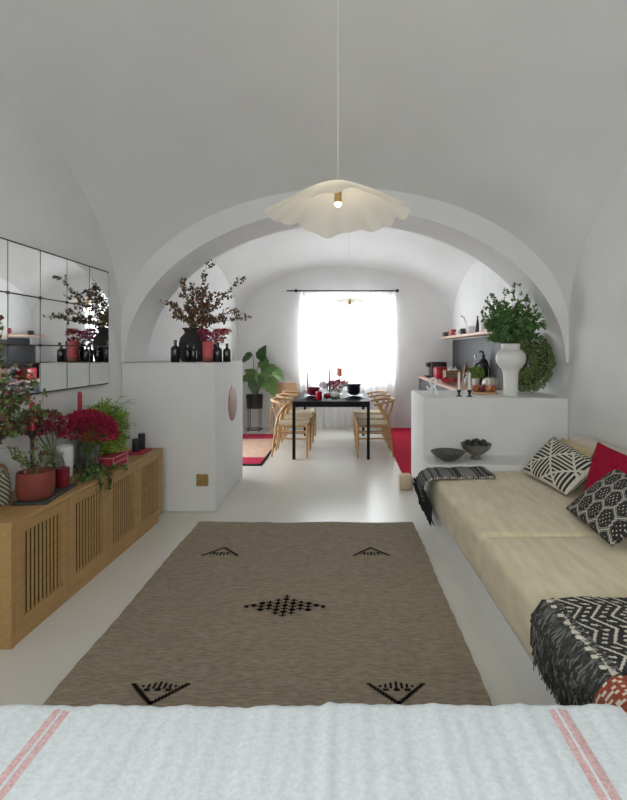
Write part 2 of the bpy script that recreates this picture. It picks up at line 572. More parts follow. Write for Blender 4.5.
b.sheet(rugfn, lambda u, v: Vector((0, 0, 1)), .007, 60, 120)
zt = .0145
motif_tri(b, -.775, 2.045, .225, .115, -1, zt)
motif_tri(b, .214, 2.045, .225, .115, -1, zt)
motif_tri(b, -.856, 3.49, .235, .13, 1, zt)
motif_tri(b, .181, 3.49, .235, .13, 1, zt)
for i in range(-4, 5):
    for j in range(-3, 4):
        if abs(i) / 4.2 + abs(j) / 3.4 <= 1.05:
            x, y = -.33 + i * .043, 2.74 + j * .034 + (.0 if i % 2 else .012)
            b.box(x - .020, x + .020, y - .004, y + .004, zt, zt + .0012, 1)
            b.box(x - .005, x + .005, y - .015, y + .015, zt, zt + .0012, 1)
            if (i + j) % 2 == 0:
                b.box(x - .013, x + .013, y - .010, y + .010, zt, zt + .0012, 1)
for sx in (-1, 1):
    b.box(-.33 + sx * .21 - .012, -.33 + sx * .21 + .012, 2.728, 2.752, zt, zt + .0012, 1)
tag(b.build('area_rug', [M['rug'], M['rugdark']]), 'large brown flatwoven rug with small black diamond and corner motifs', 'rug')

b = MB()


def band_mat(u, v):
    if v < .03 or u > .97: return 2
    if v < .20 or v > .80: return 1
    return 0


b.sheet(lambda u, v: (-1.93 + .91 * u, 6.12 + 2.28 * v, .002), lambda u, v: Vector((0, 0, 1)), .008, 30, 60, band_mat)
tag(b.build('striped_rug', [M['tanrug'], M['pinkrug'], M['rugdark']]), 'peach rug with crimson end bands under the potted plant side of dining table', 'rug')
b = MB()
b.sheet(lambda u, v: (.655 + .665 * u, 5.66 + 3.40 * v, .002), lambda u, v: Vector((0, 0, 1)), .008, 10, 40)
tag(b.build('runner_rug', M['runner']), 'plain bright red runner rug along the kitchen units', 'rug')

# ------------------------------------------------------------------ bed in the foreground
bm = mat('bedspread_linen', (0.76, 0.81, 0.83), 0.95, (0.66, 0.715, 0.74), 90, 0.14, 220, spec=0.1, sheen=0.1)
nt = bm.node_tree
M['bed'] = bm
M['bedstripe'] = mat('bedspread_pink_stripe', (0.68, 0.40, 0.40), 0.95, (0.76, 0.58, 0.58), 120, 0.35, 160, spec=0.1)
bed = thing('bed', 'bed under a white bedspread with paired pink stripes, at the front of the room', 'bed', (-.10, .278, 0))
MB().box(-.78, .76, -1.0, .92, .22, .525, bev=.04).build('mattress', M['whitecloth'], bed)
MB().box(-.76, .74, -.98, .88, .08, .22).build('bed_base', M['oak'], bed)
for sx in (-.70, .68):
    for sy in (-.9, .8):
        MB().lathe([(.03, 0), (.03, .08)], (sx, sy, 0), 12).build('leg', M['oak'], bed)
b = MB()


def bedfn(u, v):
    x = -.80 + 1.585 * u
    s = v * 2.25
    top = 1.955
    if s < top:
        y, z = -1.0 + s, .530
    else:
        t = s - top
        a = min(t / .05, PI / 2)
        y = -1.0 + top + .032 * math.sin(a)
        z = .530 - .032 * (1 - math.cos(a)) - max(0, t - .0785)
    z += .0025 * math.sin(x * 5 + y * 3) * math.sin(y * 5) + .002 * math.sin(x * 31 + 4 * y)
    seam = math.exp(-((x - .064) / .018) ** 2)
    if abs(s - top) < .3:
        z += .010 * seam
        z += .0012 * math.sin(x * 11) + .0015 * math.sin(x * 61 + 1) + .001 * math.sin(x * 143)
    return (x, y, z)


def bedmat(u, v):
    x = -.80 + 1.585 * u - .10
    if v * 2.25 > 1.945: return 0
    for c in (-.706, -.682, .508, .532):
        if abs(x - c) < .0088: return 1
    return 0


b.sheet(bedfn, lambda u, v: Vector((0, 0, 1)), .007, 280, 150, bedmat)
b.build('bedspread', [M['bed'], M['bedstripe']], bed, angle=70)

# ------------------------------------------------------------------ sideboard
SB_H = 0.598
sb = thing('sideboard', 'long low oak sideboard with four vertical slatted doors', 'sideboard', (-1.583, 2.37, 0), -math.atan2(.047, 1.80))
D, L = .365, 1.835
b = MB()
b.box(-D, 0.004, 0, L, SB_H - .022, SB_H, bev=.003)
b.build('top', M['oak'], sb)
b = MB()
b.box(-D, 0, 0, .025, .0, SB_H - .022)
b.build('side_panel', M['oak'], sb)
b = MB()
b.box(-D, 0, L - .025, L, .05, SB_H - .022)
b.build('side_panel', M['oak'], sb)
MB().box(-D, -D + .012, .025, L - .025, .05, SB_H - .022).build('back_panel', M['oakshade'], sb)
MB().box(-D + .012, -.03, .025, L - .025, .05, .07).build('bottom_panel', M['oakshade'], sb)
MB().box(-D + .02, -.002, .025, L - .08, 0, .05).build('plinth', M['oak'], sb)
dw = (L - .05) / 4
for k in range(4):
    y0 = .025 + k * dw
    y1 = y0 + dw
    z0, z1 = .052, SB_H - .024
    g = .0025
    fw = .062
    b = MB()
    b.box(-.022, 0, y0 + g, y0 + fw, z0, z1)
    b.box(-.022, 0, y1 - fw, y1 - g, z0, z1)
    b.box(-.022, 0, y0 + fw, y1 - fw, z0, z0 + .06)
    b.box(-.022, 0, y0 + fw, y1 - fw, z1 - .05, z1)
    ns = 10
    span = y1 - y0 - 2 * fw
    for i in range(ns):
        yc = y0 + fw + span * (i + .5) / ns
        b.box(-.010, -.006, yc - .0085, yc + .0085, z0 + .06, z1 - .05)
    b.box(-.048, -.044, y0 + .004, y1 - .004, z0, z1, 1)  # dark sheet that paints shade into the gaps between slats
    b.build('door', [M['oak'], M['oakshade']], sb, smooth=False)

# ------------------------------------------------------------------ mirror
mi = thing('wall_mirror', 'large antique mirror of square dark-edged panes on the left wall', 'mirror', (XL - .014, 0, 0), -math.radians(.5))
ms = .3005
my1 = 4.07
ncol, nrow = 7, 3
mz0 = 1.149
b = MB()
b.box(.001, .012, my1 - ncol * ms - .006, my1 + .006, mz0 - .006, mz0 + nrow * ms + .006)
b.build('backing', M['lead'], mi, smooth=False)
b = MB()
random.seed(8)
for i in range(ncol):
    for j in range(nrow):
        ya, yb2 = my1 - (i + 1) * ms, my1 - i * ms
        za, zb2 = mz0 + j * ms, mz0 + (j + 1) * ms
        e = .0045
        k = len(b.v)
        t1, t2 = rnd(-.0012, .0012), rnd(-.0012, .0012)
        b.v += [(.0150 + t1, ya + e, za + e), (.0150 + t2, yb2 - e, za + e), (.0150 - t1, yb2 - e, zb2 - e), (.0150 - t2, ya + e, zb2 - e)]
        b.v += [(.0121, ya + e, za + e), (.0121, yb2 - e, za + e), (.0121, yb2 - e, zb2 - e), (.0121, ya + e, zb2 - e)]
        b.face((k, k + 1, k + 2, k + 3))
        for q in range(4):
            r = (q + 1) % 4
            b.face((k + q, k + 4 + q, k + 4 + r, k + r))
b.build('mirror_glass', M['silver'], mi, smooth=False)
for i in range(1, ncol):
    for j in (1, 2):
        MB().ball((.016, my1 - i * ms, mz0 + j * ms), .011, 10).build('rosette', M['lead'], mi)

# ------------------------------------------------------------------ built-in bench and cushions
def xf(Y):
    return .66 + (3.95 - Y) * .030


b = MB()
rows = []
for z in (0, .20):
    rows.append([(xf(.3), .3, z), (XR - .002, .3, z), (XR - .002, YA - .002, z), (xf(YA) + .03, YA - .002, z)])
b.rings(rows, 0, True, True)
rows = [[(xf(4.02) + .015, 4.02, z), (XR - .002, 4.02, z), (XR - .002, YA - .002, z), (xf(YA) + .03, YA - .002, z)] for z in (.20, .497)]
b.rings(rows, 0, True, True)
tag(b.build('masonry_bench', M['plaster'], smooth=False), 'white built-in masonry bench with raised ledge along the right wall', 'bench')


def cushion(name, label, x0a, x0b, x1, ya, yb2, z0, z1, r, m, cat='cushion', group=None):
    """soft block: x0a at ya, x0b at yb2 for the front line"""
    b = MB()
    n = 10
    rows = []
    lat = [-PI / 2 + PI / 2 * i / 5 for i in range(6)] + [PI / 2 * i / 5 for i in range(6)]
    e = r
    nseg = 12
    for li, la in enumerate(lat):
        zc = z0 + e if li <= 5 else z1 - e
        ring = []
        for qd in range(4):
            for j in range(6):
                lo = PI / 2 * qd + PI / 2 * j / 5
                Y = (yb2 - e) if qd in (0, 1) else (ya + e)
                X = (x1 - e) if qd in (0, 3) else (x0b + e if qd == 1 else x0a + e)
                ring.append((X + e * math.cos(la) * math.cos(lo), Y + e * math.cos(la) * math.sin(lo), zc + e * math.sin(la)))
            # points along the side to the next corner
        rows.append(ring)
    b.rings(rows, 0, True, False)
    # crowned top as a grid-like fan
    top = rows[-1]
    k = len(b.v)
    cx = sum(p[0] for p in top) / len(top)
    cy = sum(p[1] for p in top) / len(top)
    nn = len(top)
    base = k - nn
    prev = base
    for s_ in (.8, .5, .2):
        kk = len(b.v)
        for p in top:
            b.v.append((cx + (p[0] - cx) * s_, cy + (p[1] - cy) * s_, z1 + .012 * (1 - s_ ** 2)))
        for j in range(nn):
            j2 = (j + 1) % nn
            b.face((prev + j, prev + j2, kk + j2, kk + j))
        prev = kk
    b.face(tuple(prev + j for j in range(nn)))
    b.face(tuple(reversed(range(nn))))
    o = b.build(name, m, angle=80)
    return tag(o, label, cat, group)


CT = .455
cushion('seat_cushion', 'wide cream seat cushion at far end of the bench, by the bowls', xf(2.62), xf(4.0), 1.93, 2.615, 4.012, .202, CT, .045, M['cream'], group='bench seat cushions')
cushion('seat_cushion', 'wide cream seat cushion of the bench with the fringed throw, nearest the bed', xf(.6), xf(2.6), 1.93, .55, 2.605, .202, CT, .045, M['cream'], group='bench seat cushions')


def pillow_pts(name, label, L_, B_, R_, T_, th, nu, nv, mats, mfn, cat='cushion', pinch=.035, group=None, piping=None):
    """pillow through four corners: L_ -> B_ is the lower edge, T_ -> R_ the upper one"""
    L_, B_, R_, T_ = map(Vector, (L_, B_, R_, T_))
    nrm = (B_ - L_).cross(T_ - L_).normalized()
    org = (L_ + B_) / 2
    b = MB()

    def pos(u, v, s):
        uu, vv = u * 2 - 1, v * 2 - 1
        pu = uu * (1 - pinch * (1 - vv * vv))
        pv = vv * (1 - pinch * (1 - uu * uu))
        a, c = (pu + 1) / 2, (pv + 1) / 2
        p = L_ * (1 - a) * (1 - c) + B_ * a * (1 - c) + R_ * a * c + T_ * (1 - a) * c
        h = th * (max(0, (1 - uu * uu)) ** .5 * max(0, (1 - vv * vv)) ** .5) ** .85
        wr = .004 * math.sin(uu * 7 + vv * 3) * (1 - uu * uu) * (1 - vv * vv)
        return p + nrm * (s * (h + .002) + wr) - org
    b.grid(lambda u, v: pos(u, v, 1), nu, nv, mfn)
    k = len(b.v)
    b.grid(lambda u, v: pos(v, u, -1), nv, nu, (lambda u, v: mfn(v, u)) if mfn else None)
    o = b.build(name, mats, angle=80)
    o.location = org
    return tag(o, label, cat, group)


def pat_chevron(u, v):
    if u < .02 or v < .02 or u > .98: return 1
    if v > .91: return 0 if (u * 17) % 1 < .5 else 1
    x, y = u * 2.0 + .25, v * 1.55 + .15
    a, c = (x + y) % 1, (x - y) % 1          # lattice of diamonds
    if a < .10 or c < .10: return 1
    a, c = (a - .10) / .9, (c - .10) / .9
    odd = (math.floor(x + y) + math.floor(x - y)) % 2
    t = (a + c) if odd else abs(a - c) + .08
    if odd and abs(a - c) < .0: return 1
    return 0 if (t * 3.5) % 1 < .55 else 1


def pat_hex(u, v):
    x, y = u * 4.6 + v * .35, v * 3.1 + .2
    h = math.sqrt(3)
    best = sorted([((x - cx) ** 2 + (y - cy) ** 2, cx, cy) for i in range(-1, 8) for j in range(-1, 7) for cx, cy in ((i * 1.0 + (.5 if j % 2 else 0), j * h / 2),)])[:2]
    d0, d1 = math.sqrt(best[0][0]), math.sqrt(best[1][0])
    e = d1 - d0
    if e < .045: return 1
    if e < .12: return 0
    if e < .155: return 1
    if e < .34: return 0
    dx, dy = x - best[0][1] + 5, y - best[0][2] + 5
    return 1 if (int(dx * 8) + int(dy * 8)) % 2 == 0 and (dx * 8) % 1 < .45 and (dy * 8) % 1 < .5 else 0


BW = [M['blackyarn'], M['whiteyarn']]
# bolsters along the right wall
bo = MB()
bo.box(1.735, 1.95, 3.05, 4.0, CT + .014, .745, bev=.075)
tag(bo.build('back_bolster', M['creamback']), 'pale cream back bolster against the right wall at the corner', 'cushion')
bo = MB()
bo.box(1.735, 1.95, 1.2, 3.03, CT + .014, .76, bev=.075)
tag(bo.build('back_bolster', M['creamback']), 'long pale cream back bolster along right wall behind the hexagon pillow', 'cushion')
pillow_pts('scatter_cushion', 'plain ochre cream cushion behind the black and white chevron pillow', (1.56, 3.93, .49), (1.585, 3.42, .49), (1.712, 3.42, .73), (1.705, 3.93, .73), .028, 24, 20, M['ochre'], None)
pillow_pts('scatter_cushion', 'oblong pillow with black and white chevron weave leaning on the far cushions', (1.357, 3.855, .485), (1.425, 3.215, .487), (1.655, 3.235, .678), (1.612, 3.86, .755), .058, 180, 120, BW, pat_chevron)
pillow_pts('scatter_cushion', 'crimson textured square cushion between the two patterned pillows', (1.52, 3.19, .49), (1.54, 2.78, .49), (1.665, 2.80, .80), (1.628, 3.22, .83), .045, 30, 30, M['crimson'], None, pinch=.05)
pillow_pts('scatter_cushion', 'oblong pillow with black hexagon net pattern, nearest the fringed throw', (1.304, 2.95, .485), (1.268, 2.375, .485), (1.56, 2.37, .72), (1.605, 2.955, .72), .055, 180, 120, BW, pat_hex)
pillow_pts('scatter_cushion', 'plain white cushion at right edge behind the hexagon pillow', (1.60, 2.70, .50), (1.60, 2.30, .50), (1.71, 2.30, .77), (1.71, 2.70, .77), .035, 20, 20, M['whitecloth'], None)

# ------------------------------------------------------------------ throws
random.seed(11)


def throw_far():
    t = thing('throw_blanket', 'narrow black and grey striped throw over far bench corner', 'throw', (.677, 3.84, 0))
    b = MB()
    top = CT + .017
    Lt = .44

    def path(s):
        # s from inner end on the cushion to the hanging end
        if s < Lt: return (Lt - s, top)
        q = s - Lt
        r = .095
        if q < r * PI / 2:
            a = q / r
            return (-r * math.sin(a) - 0.002, top - r * (1 - math.cos(a)))
        q -= r * PI / 2
        return (-r - .002 + q * .15, top - r - q)
    SL = Lt + .095 * PI / 2 + .07

    def fn(u, v):
        x, z = path(u * SL)
        wob = .010 * math.sin(u * 9) * v
        return (x + .012 * (v - .5) * u, (v - .5) * .32 + wob - .02 * u + .01, z + .003 * math.sin(u * 26 + v * 6))

    def m_(u, v):
        if u > .80: return 1 if (int(u * 120) % 7 == 0) else 0
        if v < .05: return 2 if (u * 34) % 1 < .5 else 0
        for c, w_ in ((.06, .02), (.14, .02), (.19, .012), (.40, .035), (.47, .012), (.62, .018), (.70, .012), (.76, .02), (.84, .05)):
            if abs(u - c) < w_: return 0
        if .2 < u < .38: return 1 if (int(u * 90) + int(v * 26)) % 2 else 2 if (int(v * 26) % 3 == 0) else 1
        return 1

    def nr(u, v):
        return Vector((-1, 0, 0)) if u > .72 else Vector((0, 0, 1))
    b.sheet(fn, nr, .012, 90, 30, m_)
    b.build('cloth', [M['blackyarn'], M['greyyarn'], M['whiteyarn']], t, angle=70)
    f = MB()
    x0, z0 = path(SL)
    for i in range(200):
        y = -.16 + .32 * i / 119
        p = Vector((x0 + rnd(-.02, .012), y - .01, z0 + rnd(.0, .05)))
        L_ = rnd(.10, .20)
        pts = [p + Vector((rnd(-.008, .008) + .012 * k, rnd(-.008, .008), -L_ * k / 4)) for k in range(5)]
        f.tube(pts, .005, 5)
    f.build('fringe', M['blackyarn'], t)


throw_far()


def throw_near():
    X0 = .758
    t = thing('throw_blanket', 'black and white patterned throw with long dark fringe on near bench cushion', 'throw', (X0, 1.635, CT + .014))
    b = MB()

    def fn(u, v):
        x = .75 * u
        y = (v - .5) * .43 + .03 * u + .01 * math.sin(u * 8)
        return (x + .008 * math.sin(v * 9), y, .006 + .004 * (1 + math.sin(u * 13 + v * 7)) * min(1, u * 5))

    def m_(u, v):
        if u < .022: return 1
        x, y = u * .75, v * .43
        d = (x * 14 + abs((y * 7.0) % 1 - .5) * 1.6) % 1
        if d < .16: return 1
        if .45 < d < .72 and (y * 38 + x * 10) % 1 < .42: return 1
        return 0
    b.sheet(fn, lambda u, v: Vector((0, 0, 1)), .022, 170, 110, m_)
    b.build('cloth', [M['blackyarn'], M['whiteyarn']], t, angle=70)
    f = MB()
    edge = xf(1.635) - X0        # bench front edge, local x
    for i in range(420):
        y = -.215 + .43 * (i + rnd(-.5, .5)) / 420
        ee = xf(1.635 + y) - X0 - .012
        L_ = rnd(.06, .19)
        pts = [Vector((.012, y, rnd(.008, .028)))]
        yy = y + rnd(-.012, .012)
        ex = ee + .01
        pts.append(Vector((ex + .055, yy, rnd(.018, .034))))
        pts.append(Vector((ex + .012, yy + rnd(-.01, .01), rnd(.002, .022))))
        pts.append(Vector((ex - .012 + rnd(-.016, .0), yy + rnd(-.012, .012), -.03 + rnd(-.01, .01))))
        for k in range(1, 5):
            pts.append(Vector((ex - .016 + rnd(-.020, .002), yy + rnd(-.016, .016), -.03 - L_ * k / 4)))
        f.tube(pts, [.003, .0034, .0034, .0034, .003, .003, .003, .0018], 5, 0 if random.random() < .72 else 1)
    f.build('fringe', [M['olivegrey'], M['greyyarn']], t)
    for i in range(9):
        k = MB()
        y = -.19 + .38 * i / 8 + rnd(-.01, .01)
        k.box(-.022, -.002, y - .006, y + .006, .030, .038, bev=.003)
        k.build('tuft', M['whiteyarn'], t)


throw_near()
b = MB()
def rustfn(u, v):
    x = .70 + .66 * u
    z = CT + .017 + .004 * math.sin(u * 9 + v * 5)
    if x < .765:
        z -= (.765 - x) ** 2 * 14
    return (x, 1.06 + .345 * v, z)


b.sheet(rustfn, lambda u, v: Vector((0, 0, 1)), .034, 60, 40,
        lambda u, v: 1 if (u < .30 and abs((u * 16 + abs(v * 9 % 1 - .5) * 2) % 1 - .5) < .17) else (2 if abs(v - .55) < .012 else 0))
tag(b.build('folded_blanket', [M['rust'], M['whiteyarn'], M['blackyarn']]), 'folded rust-orange woven blanket beside the fringed throw, next to the bed', 'blanket')

# ------------------------------------------------------------------ dining table
TX0, TX1, TY0, TY1, TH = -.685, .325, 6.47, 8.32, .755
tb = thing('dining_table', 'black dining table with thin square legs, laid for a meal', 'table', ((TX0 + TX1) / 2, (TY0 + TY1) / 2, 0))
hx, hy = (TX1 - TX0) / 2, (TY1 - TY0) / 2
MB().box(-hx, hx, -hy, hy, TH - .022, TH, bev=.004).build('tabletop', M['tableblack'], tb)
MB().box(-hx + .01, hx - .01, -hy + .01, -hy + .03, TH - .075, TH - .022).box(-hx + .01, hx - .01, hy - .03, hy - .01, TH - .075, TH - .022).box(-hx + .01, -hx + .03, -hy + .03, hy - .03, TH - .075, TH - .022).box(hx - .03, hx - .01, -hy + .03, hy - .03, TH - .075, TH - .022).build('apron', M['tableblack'], tb, smooth=False)
for sx in (-1, 1):
    for sy in (-1, 1):
        x, y = sx * (hx - .022), sy * (hy - .022)
        MB().box(x - .019, x + .019, y - .019, y + .019, 0, TH - .022).build('leg', M['tableblack'], tb, smooth=False)

# ------------------------------------------------------------------ wishbone chairs (front = +x)
def make_chair(label):
    t = thing('wishbone_chair', label, 'chair', group='dining chairs')
    sh = .44
    b = MB()

    def sfn(u, v):
        x = -.20 + .43 * u
        hw = .185 + .055 * u
        y = (v * 2 - 1) * hw
        return (x, y, sh - .035 - .014 * (1 - (2 * u - 1) ** 2) * (1 - (2 * v - 1) ** 2))
    b.sheet(sfn, lambda u, v: Vector((0, 0, 1)), .035, 16, 16)
    b.build('seat', M['cord'], t)
    for s in (-1, 1):
        MB().tube([(.215, s * .235, 0), (.215, s * .235, .25), (.215, s * .232, sh + .015)], [.013, .017, .018], 10).build('leg', M['chairwood'], t)
        pts = [(-.255, s * .205, 0), (-.225, s * .20, .22), (-.195, s * .195, sh - .01), (-.165, s * .205, .56), (-.10, s * .235, .655), (-.06, s * .262, .70)]
        MB().tube(pts, [.012, .017, .018, .016, .014, .012], 10).build('leg', M['chairwood'], t)
    r = MB()
    pts = []
    for i in range(25):
        a = PI / 2 + PI * i / 24
        e = 1.0
        pts.append((-.02 + .265 * math.cos(a) * 1.0 - .0, .276 * math.sin(a), .705 + .045 * max(0, -math.cos(a))))
    pts = [(.01, .272, .695)] + pts + [(.01, -.272, .695)]
    r.tube(pts, [.013] + [.016] * (len(pts) - 2) + [.013], 10)
    r.build('top_rail', M['chairwood'], t)
    y = MB()
    y.tube([(-.195, 0, sh - .01), (-.225, 0, .56), (-.255, .0, .62)], [.014, .013, .016], 8)
    y.tube([(-.245, 0, .60), (-.262, .045, .68), (-.268, .085, .745)], [.012, .010, .009], 8)
    y.tube([(-.245, 0, .60), (-.262, -.045, .68), (-.268, -.085, .745)], [.012, .010, .009], 8)
    y.build('splat', M['chairwood'], t)
    st = MB()
    st.tube([(.215, -.232, .30), (.215, .232, .30)], .010, 8)
    st.tube([(-.213, -.198, .30), (-.213, .198, .30)], .010, 8)
    for s in (-1, 1):
        st.tube([(-.218, s * .2, .25), (.215, s * .234, .25)], .011, 8)
        st.tube([(-.196, s * .196, sh - .025), (.215, s * .233, sh - .02)], .013, 8)
    st.tube([(.215, -.233, sh - .02), (.215, .233, sh - .02)], .013, 8)
    st.tube([(-.196, -.196, sh - .025), (-.196, .196, sh - .025)], .013, 8)
    st.build('stretcher', M['chairwood'], t)
    return t


LBL = ['pale oak wishbone chair on plant side of the table, nearest the camera', 'pale oak wishbone chair on plant side, middle of its row', 'pale oak wishbone chair on plant side, nearest the window',
       'pale oak wishbone chair beside the red runner, nearest the camera', 'pale oak wishbone chair beside the red runner, middle of its row', 'pale oak wishbone chair beside the red runner, nearest the window']
ch0 = make_chair(LBL[0])
ch0.location = (-.715, 6.82, 0)
for k in (1, 2):
    dup(ch0, (-.715 + .003 * k, 6.82 + .592 * k, 0), rnd(-.015, .015), LBL[k])
for k in range(3):
    dup(ch0, (.385 - .006 * k, 6.82 + .592 * k, 0), PI + rnd(-.015, .015), LBL[3 + k])

sc = thing('side_chair', 'wooden side chair with a plain tan backrest by the far wall', 'chair', (-1.06, 8.58, 0))
MB().box(-.21, .21, -.20, .20, .43, .455, bev=.01).build('seat', M['tan'], sc)
MB().box(-.21, .21, .185, .205, .62, .85, bev=.008).build('backrest', M['tan'], sc)
for sx in (-1, 1):
    MB().tube([(sx * .19, -.18, 0), (sx * .185, -.175, .43)], [.013, .017], 8).build('leg', M['tan'], sc)
    MB().tube([(sx * .19, .21, 0), (sx * .185, .18, .44), (sx * .185, .20, .80)], [.013, .017, .013], 8).build('leg', M['tan'], sc)

# ------------------------------------------------------------------ curtain, rod, pendants
cu = thing('curtain', 'sheer white floor-length curtain over the dining room window', 'curtain', (.03, 8.99, 0))
b = MB()


def cfn(u, v):
    x = -.865 + 1.745 * u
    fold = .022 * math.sin(u * 95 + 2 * math.sin(u * 9)) + .012 * math.sin(u * 41 + 1)
    z = .015 + 2.45 * v
    return (x + .006 * math.sin(u * 80 + v * 2), fold * (1 - .35 * v), z)


b.grid(cfn, 260, 20)
b.build('cloth', M['curtain'], cu, angle=180)
rd = thing('curtain_rod', 'black iron curtain rod with ball finials above the window', 'curtain rod', (-.05, 8.99, 2.485))
MB().tube([(-1.0, 0, 0), (1.0, 0, 0)], .012, 10).build('pole', M['black'], rd)
for x in (-.83, .99):
    MB().ball((x, 0, 0), .032, 12).build('finial', M['black'], rd)
for x in (-.76, .90):
    MB().tube([(x, 0, 0), (x, .105, 0)], .009, 8).build('bracket', M['black'], rd)


def pendant(label, X, Y, rim, rise, R, topz, seed, watt):
    random.seed(seed)
    t = thing('pendant_lamp', label, 'pendant lamp', (X, Y, rim))
    ph = [rnd(0, 6.28) for _ in range(5)]

    def fn(u, v):
        a = 2 * PI * u
        r0 = .012 + (R - .012) * v
        edge = 1 + .05 * math.sin(3 * a + ph[0]) + .035 * math.sin(5 * a + ph[1]) + .02 * math.sin(13 * a + ph[2])
        r = r0 * (1 + (edge - 1) * v)
        z = rise * (1 - v ** 1.35) + v ** 2 * (.016 * math.sin(3 * a + ph[3]) + .016 * math.sin(7 * a + ph[4]) + .008 * math.sin(17 * a)) * (R / .4)
        return (r * math.cos(a), r * math.sin(a), z)
    b = MB()
    b.grid(fn, 96, 22)
    b.build('lamp_shade', M['shade'], t, angle=180)
    b = MB()
    b.lathe([(.018, 0), (.020, .01), (.020, .085), (.012, .10), (.006, .11)], (0, 0, rise - .115), 16)
    b.build('socket', M['brass'], t)
    MB().ball((0, 0, rise - .120), .019, 14).build('bulb', M['bulb'], t)
    ld = bpy.data.lights.new('lamp_light', 'POINT')
    ld.energy, ld.color, ld.shadow_soft_size = watt, (1.0, 0.86, 0.66), .03
    lo = bpy.data.objects.new('lamp_light', ld)
    COL.objects.link(lo)
    lo.parent, lo.location = t, (0, 0, rise - .165)
    MB().tube([(0, 0, rise - .01), (0, 0, topz - rim - .02)], .002, 6).build('cord', M['whitepaint'], t)
    MB().lathe([(.05, 0), (.05, .015), (.03, .03)], (0, 0, topz - rim - .03), 20).build('ceiling_rose', M['whitepaint'], t)
    return t


def vz(X, Y, yc, yb_, cx_, cz_, sp):
    return sp + math.sqrt(cx_ ** 2 * (1 - (X / XR) ** 2) + cz_ ** 2 * (1 - ((Y - yc) / yb_) ** 2))


pendant('large wavy cream cloth pendant lamp above the brown rug', -.038, 2.7, 2.145, .185, .385, vz(-.038, 2.7, (YA + YF) / 2, (YA - YF) / 2, 1.22, 1.5, 1.62), 5, 1.0)
pendant('small flat pale pendant lamp above the dining table', .07, 7.45, 2.14, .06, .25, vz(.07, 7.45, (YB + YA2) / 2, (YB - YA2) / 2, 1.02, .85, 1.92), 9, 0.4)


# ------------------------------------------------------------------ plant helpers
def branch(stems, leaves, p0, p1, sag, nleaf, L, W, mats, twigs=4, r=.004, spread=.08, start=.25, berries=None):
    p0, p1 = Vector(p0), Vector(p1)
    mid = (p0 + p1) / 2 + Vector(sag)

    def q(t):
        return p0 * (1 - t) ** 2 + mid * 2 * t * (1 - t) + p1 * t * t
    pts = [q(i / 8) for i in range(9)]
    stems.tube(pts, [r * (1 - .75 * i / 8) for i in range(9)], 5)
    segs = []
    for k in range(twigs):
        t = start + (1 - start) * (k + random.random()) / twigs
        a = q(min(t, .98))
        d = (p1 - p0).normalized() + rdir() * .9
        e = a + d.normalized() * spread * rnd(.6, 1.3)
        stems.tube([a, (a + e) / 2 + rdir() * .008, e], [r * .45, r * .35, r * .2], 4)
        segs.append((a, e))
    for k in range(nleaf):
        if segs and random.random() < .65:
            a, e = random.choice(segs)
            p = a.lerp(e, rnd(.2, 1.05))
        else:
            p = q(rnd(start, 1.0))
        p = p + rdir() * .006
        d = rdir() + Vector((0, 0, .2))
        if berries is not None and random.random() < .12:
            berries.ball(p, .006, 6)
        else:
            leaves.leaf(p, d, rdir(), L * rnd(.6, 1.2), W * rnd(.7, 1.2), random.choice(mats))


def bush(leaves, c, rx, ry, rz, n, L, W, nm, fill=.55, outward=.8, clumps=0, up=.2):
    c = Vector(c)
    cl = [rdir() for _ in range(clumps)] if clumps else None
    for _ in range(n):
        d = rdir()
        if cl:
            k = random.choice(cl)
            d = (k + rdir() * .45).normalized()
            rad = rnd(fill, 1.0) * (1 + .12 * math.sin(k.x * 40))
        else:
            rad = rnd(fill, 1.0) ** .7
        p = c + Vector((d.x * rx, d.y * ry, d.z * rz)) * rad
        leaves.leaf(p, d * outward + rdir() * .6 + Vector((0, 0, up)), rdir(), L * rnd(.6, 1.2), W * rnd(.7, 1.2), random.randrange(nm))


def floret(b, c, r, n, L, W, mats, flat=.6):
    for _ in range(n):
        d = rdir()
        if d.z < -.35: d.z = -d.z
        p = Vector(c) + Vector((d.x * r, d.y * r, d.z * r * flat))
        b.leaf(p, d + rdir() * .5, rdir(), L * rnd(.7, 1.2), W * rnd(.7, 1.2), random.choice(mats))


# ------------------------------------------------------------------ things on the left partition
PT = 1.306
random.seed(21)
vs_loc = (-1.49, 4.9, PT)
v = thing('vase', 'large matt black clay vase holding tall leafy autumn branches on the white partition', 'vase', vs_loc)
b = MB()
b.lathe([(.10, 0), (.118, .02), (.130, .10), (.132, .18), (.118, .235), (.088, .268), (.078, .285), (.085, .305), (.105, .328), (.100, .330), (.075, .305), (.068, .285), (.10, .24), (.115, .18), (.11, .06), (.05, .03)], n=36)
b.build('body', M['blackclay'], v)
bq = thing('branch_bouquet', 'tall arching branches of small olive and wine leaves in the black clay vase', 'branches', (vs_loc[0], vs_loc[1], PT + .14))
st, lv, be = MB(), MB(), MB()
base = Vector(vs_loc) + Vector((0, 0, .15))
o0 = Vector((vs_loc[0], vs_loc[1], PT + .14))
tips = [(209, 256, 4.85, 90), (205, 288, 4.9, 120), (181, 281, 4.8, 150), (170, 303, 4.75, 150), (176, 318, 4.7, 110), (192, 286, 5.0, 120), (199, 296, 4.75, 130), (212, 300, 5.05, 140), (226, 296, 4.9, 120), (242, 277, 4.9, 90), (248, 318, 4.85, 70), (236, 312, 4.95, 100), (222, 318, 4.75, 110), (186, 305, 5.1, 120), (214, 316, 5.1, 100)]
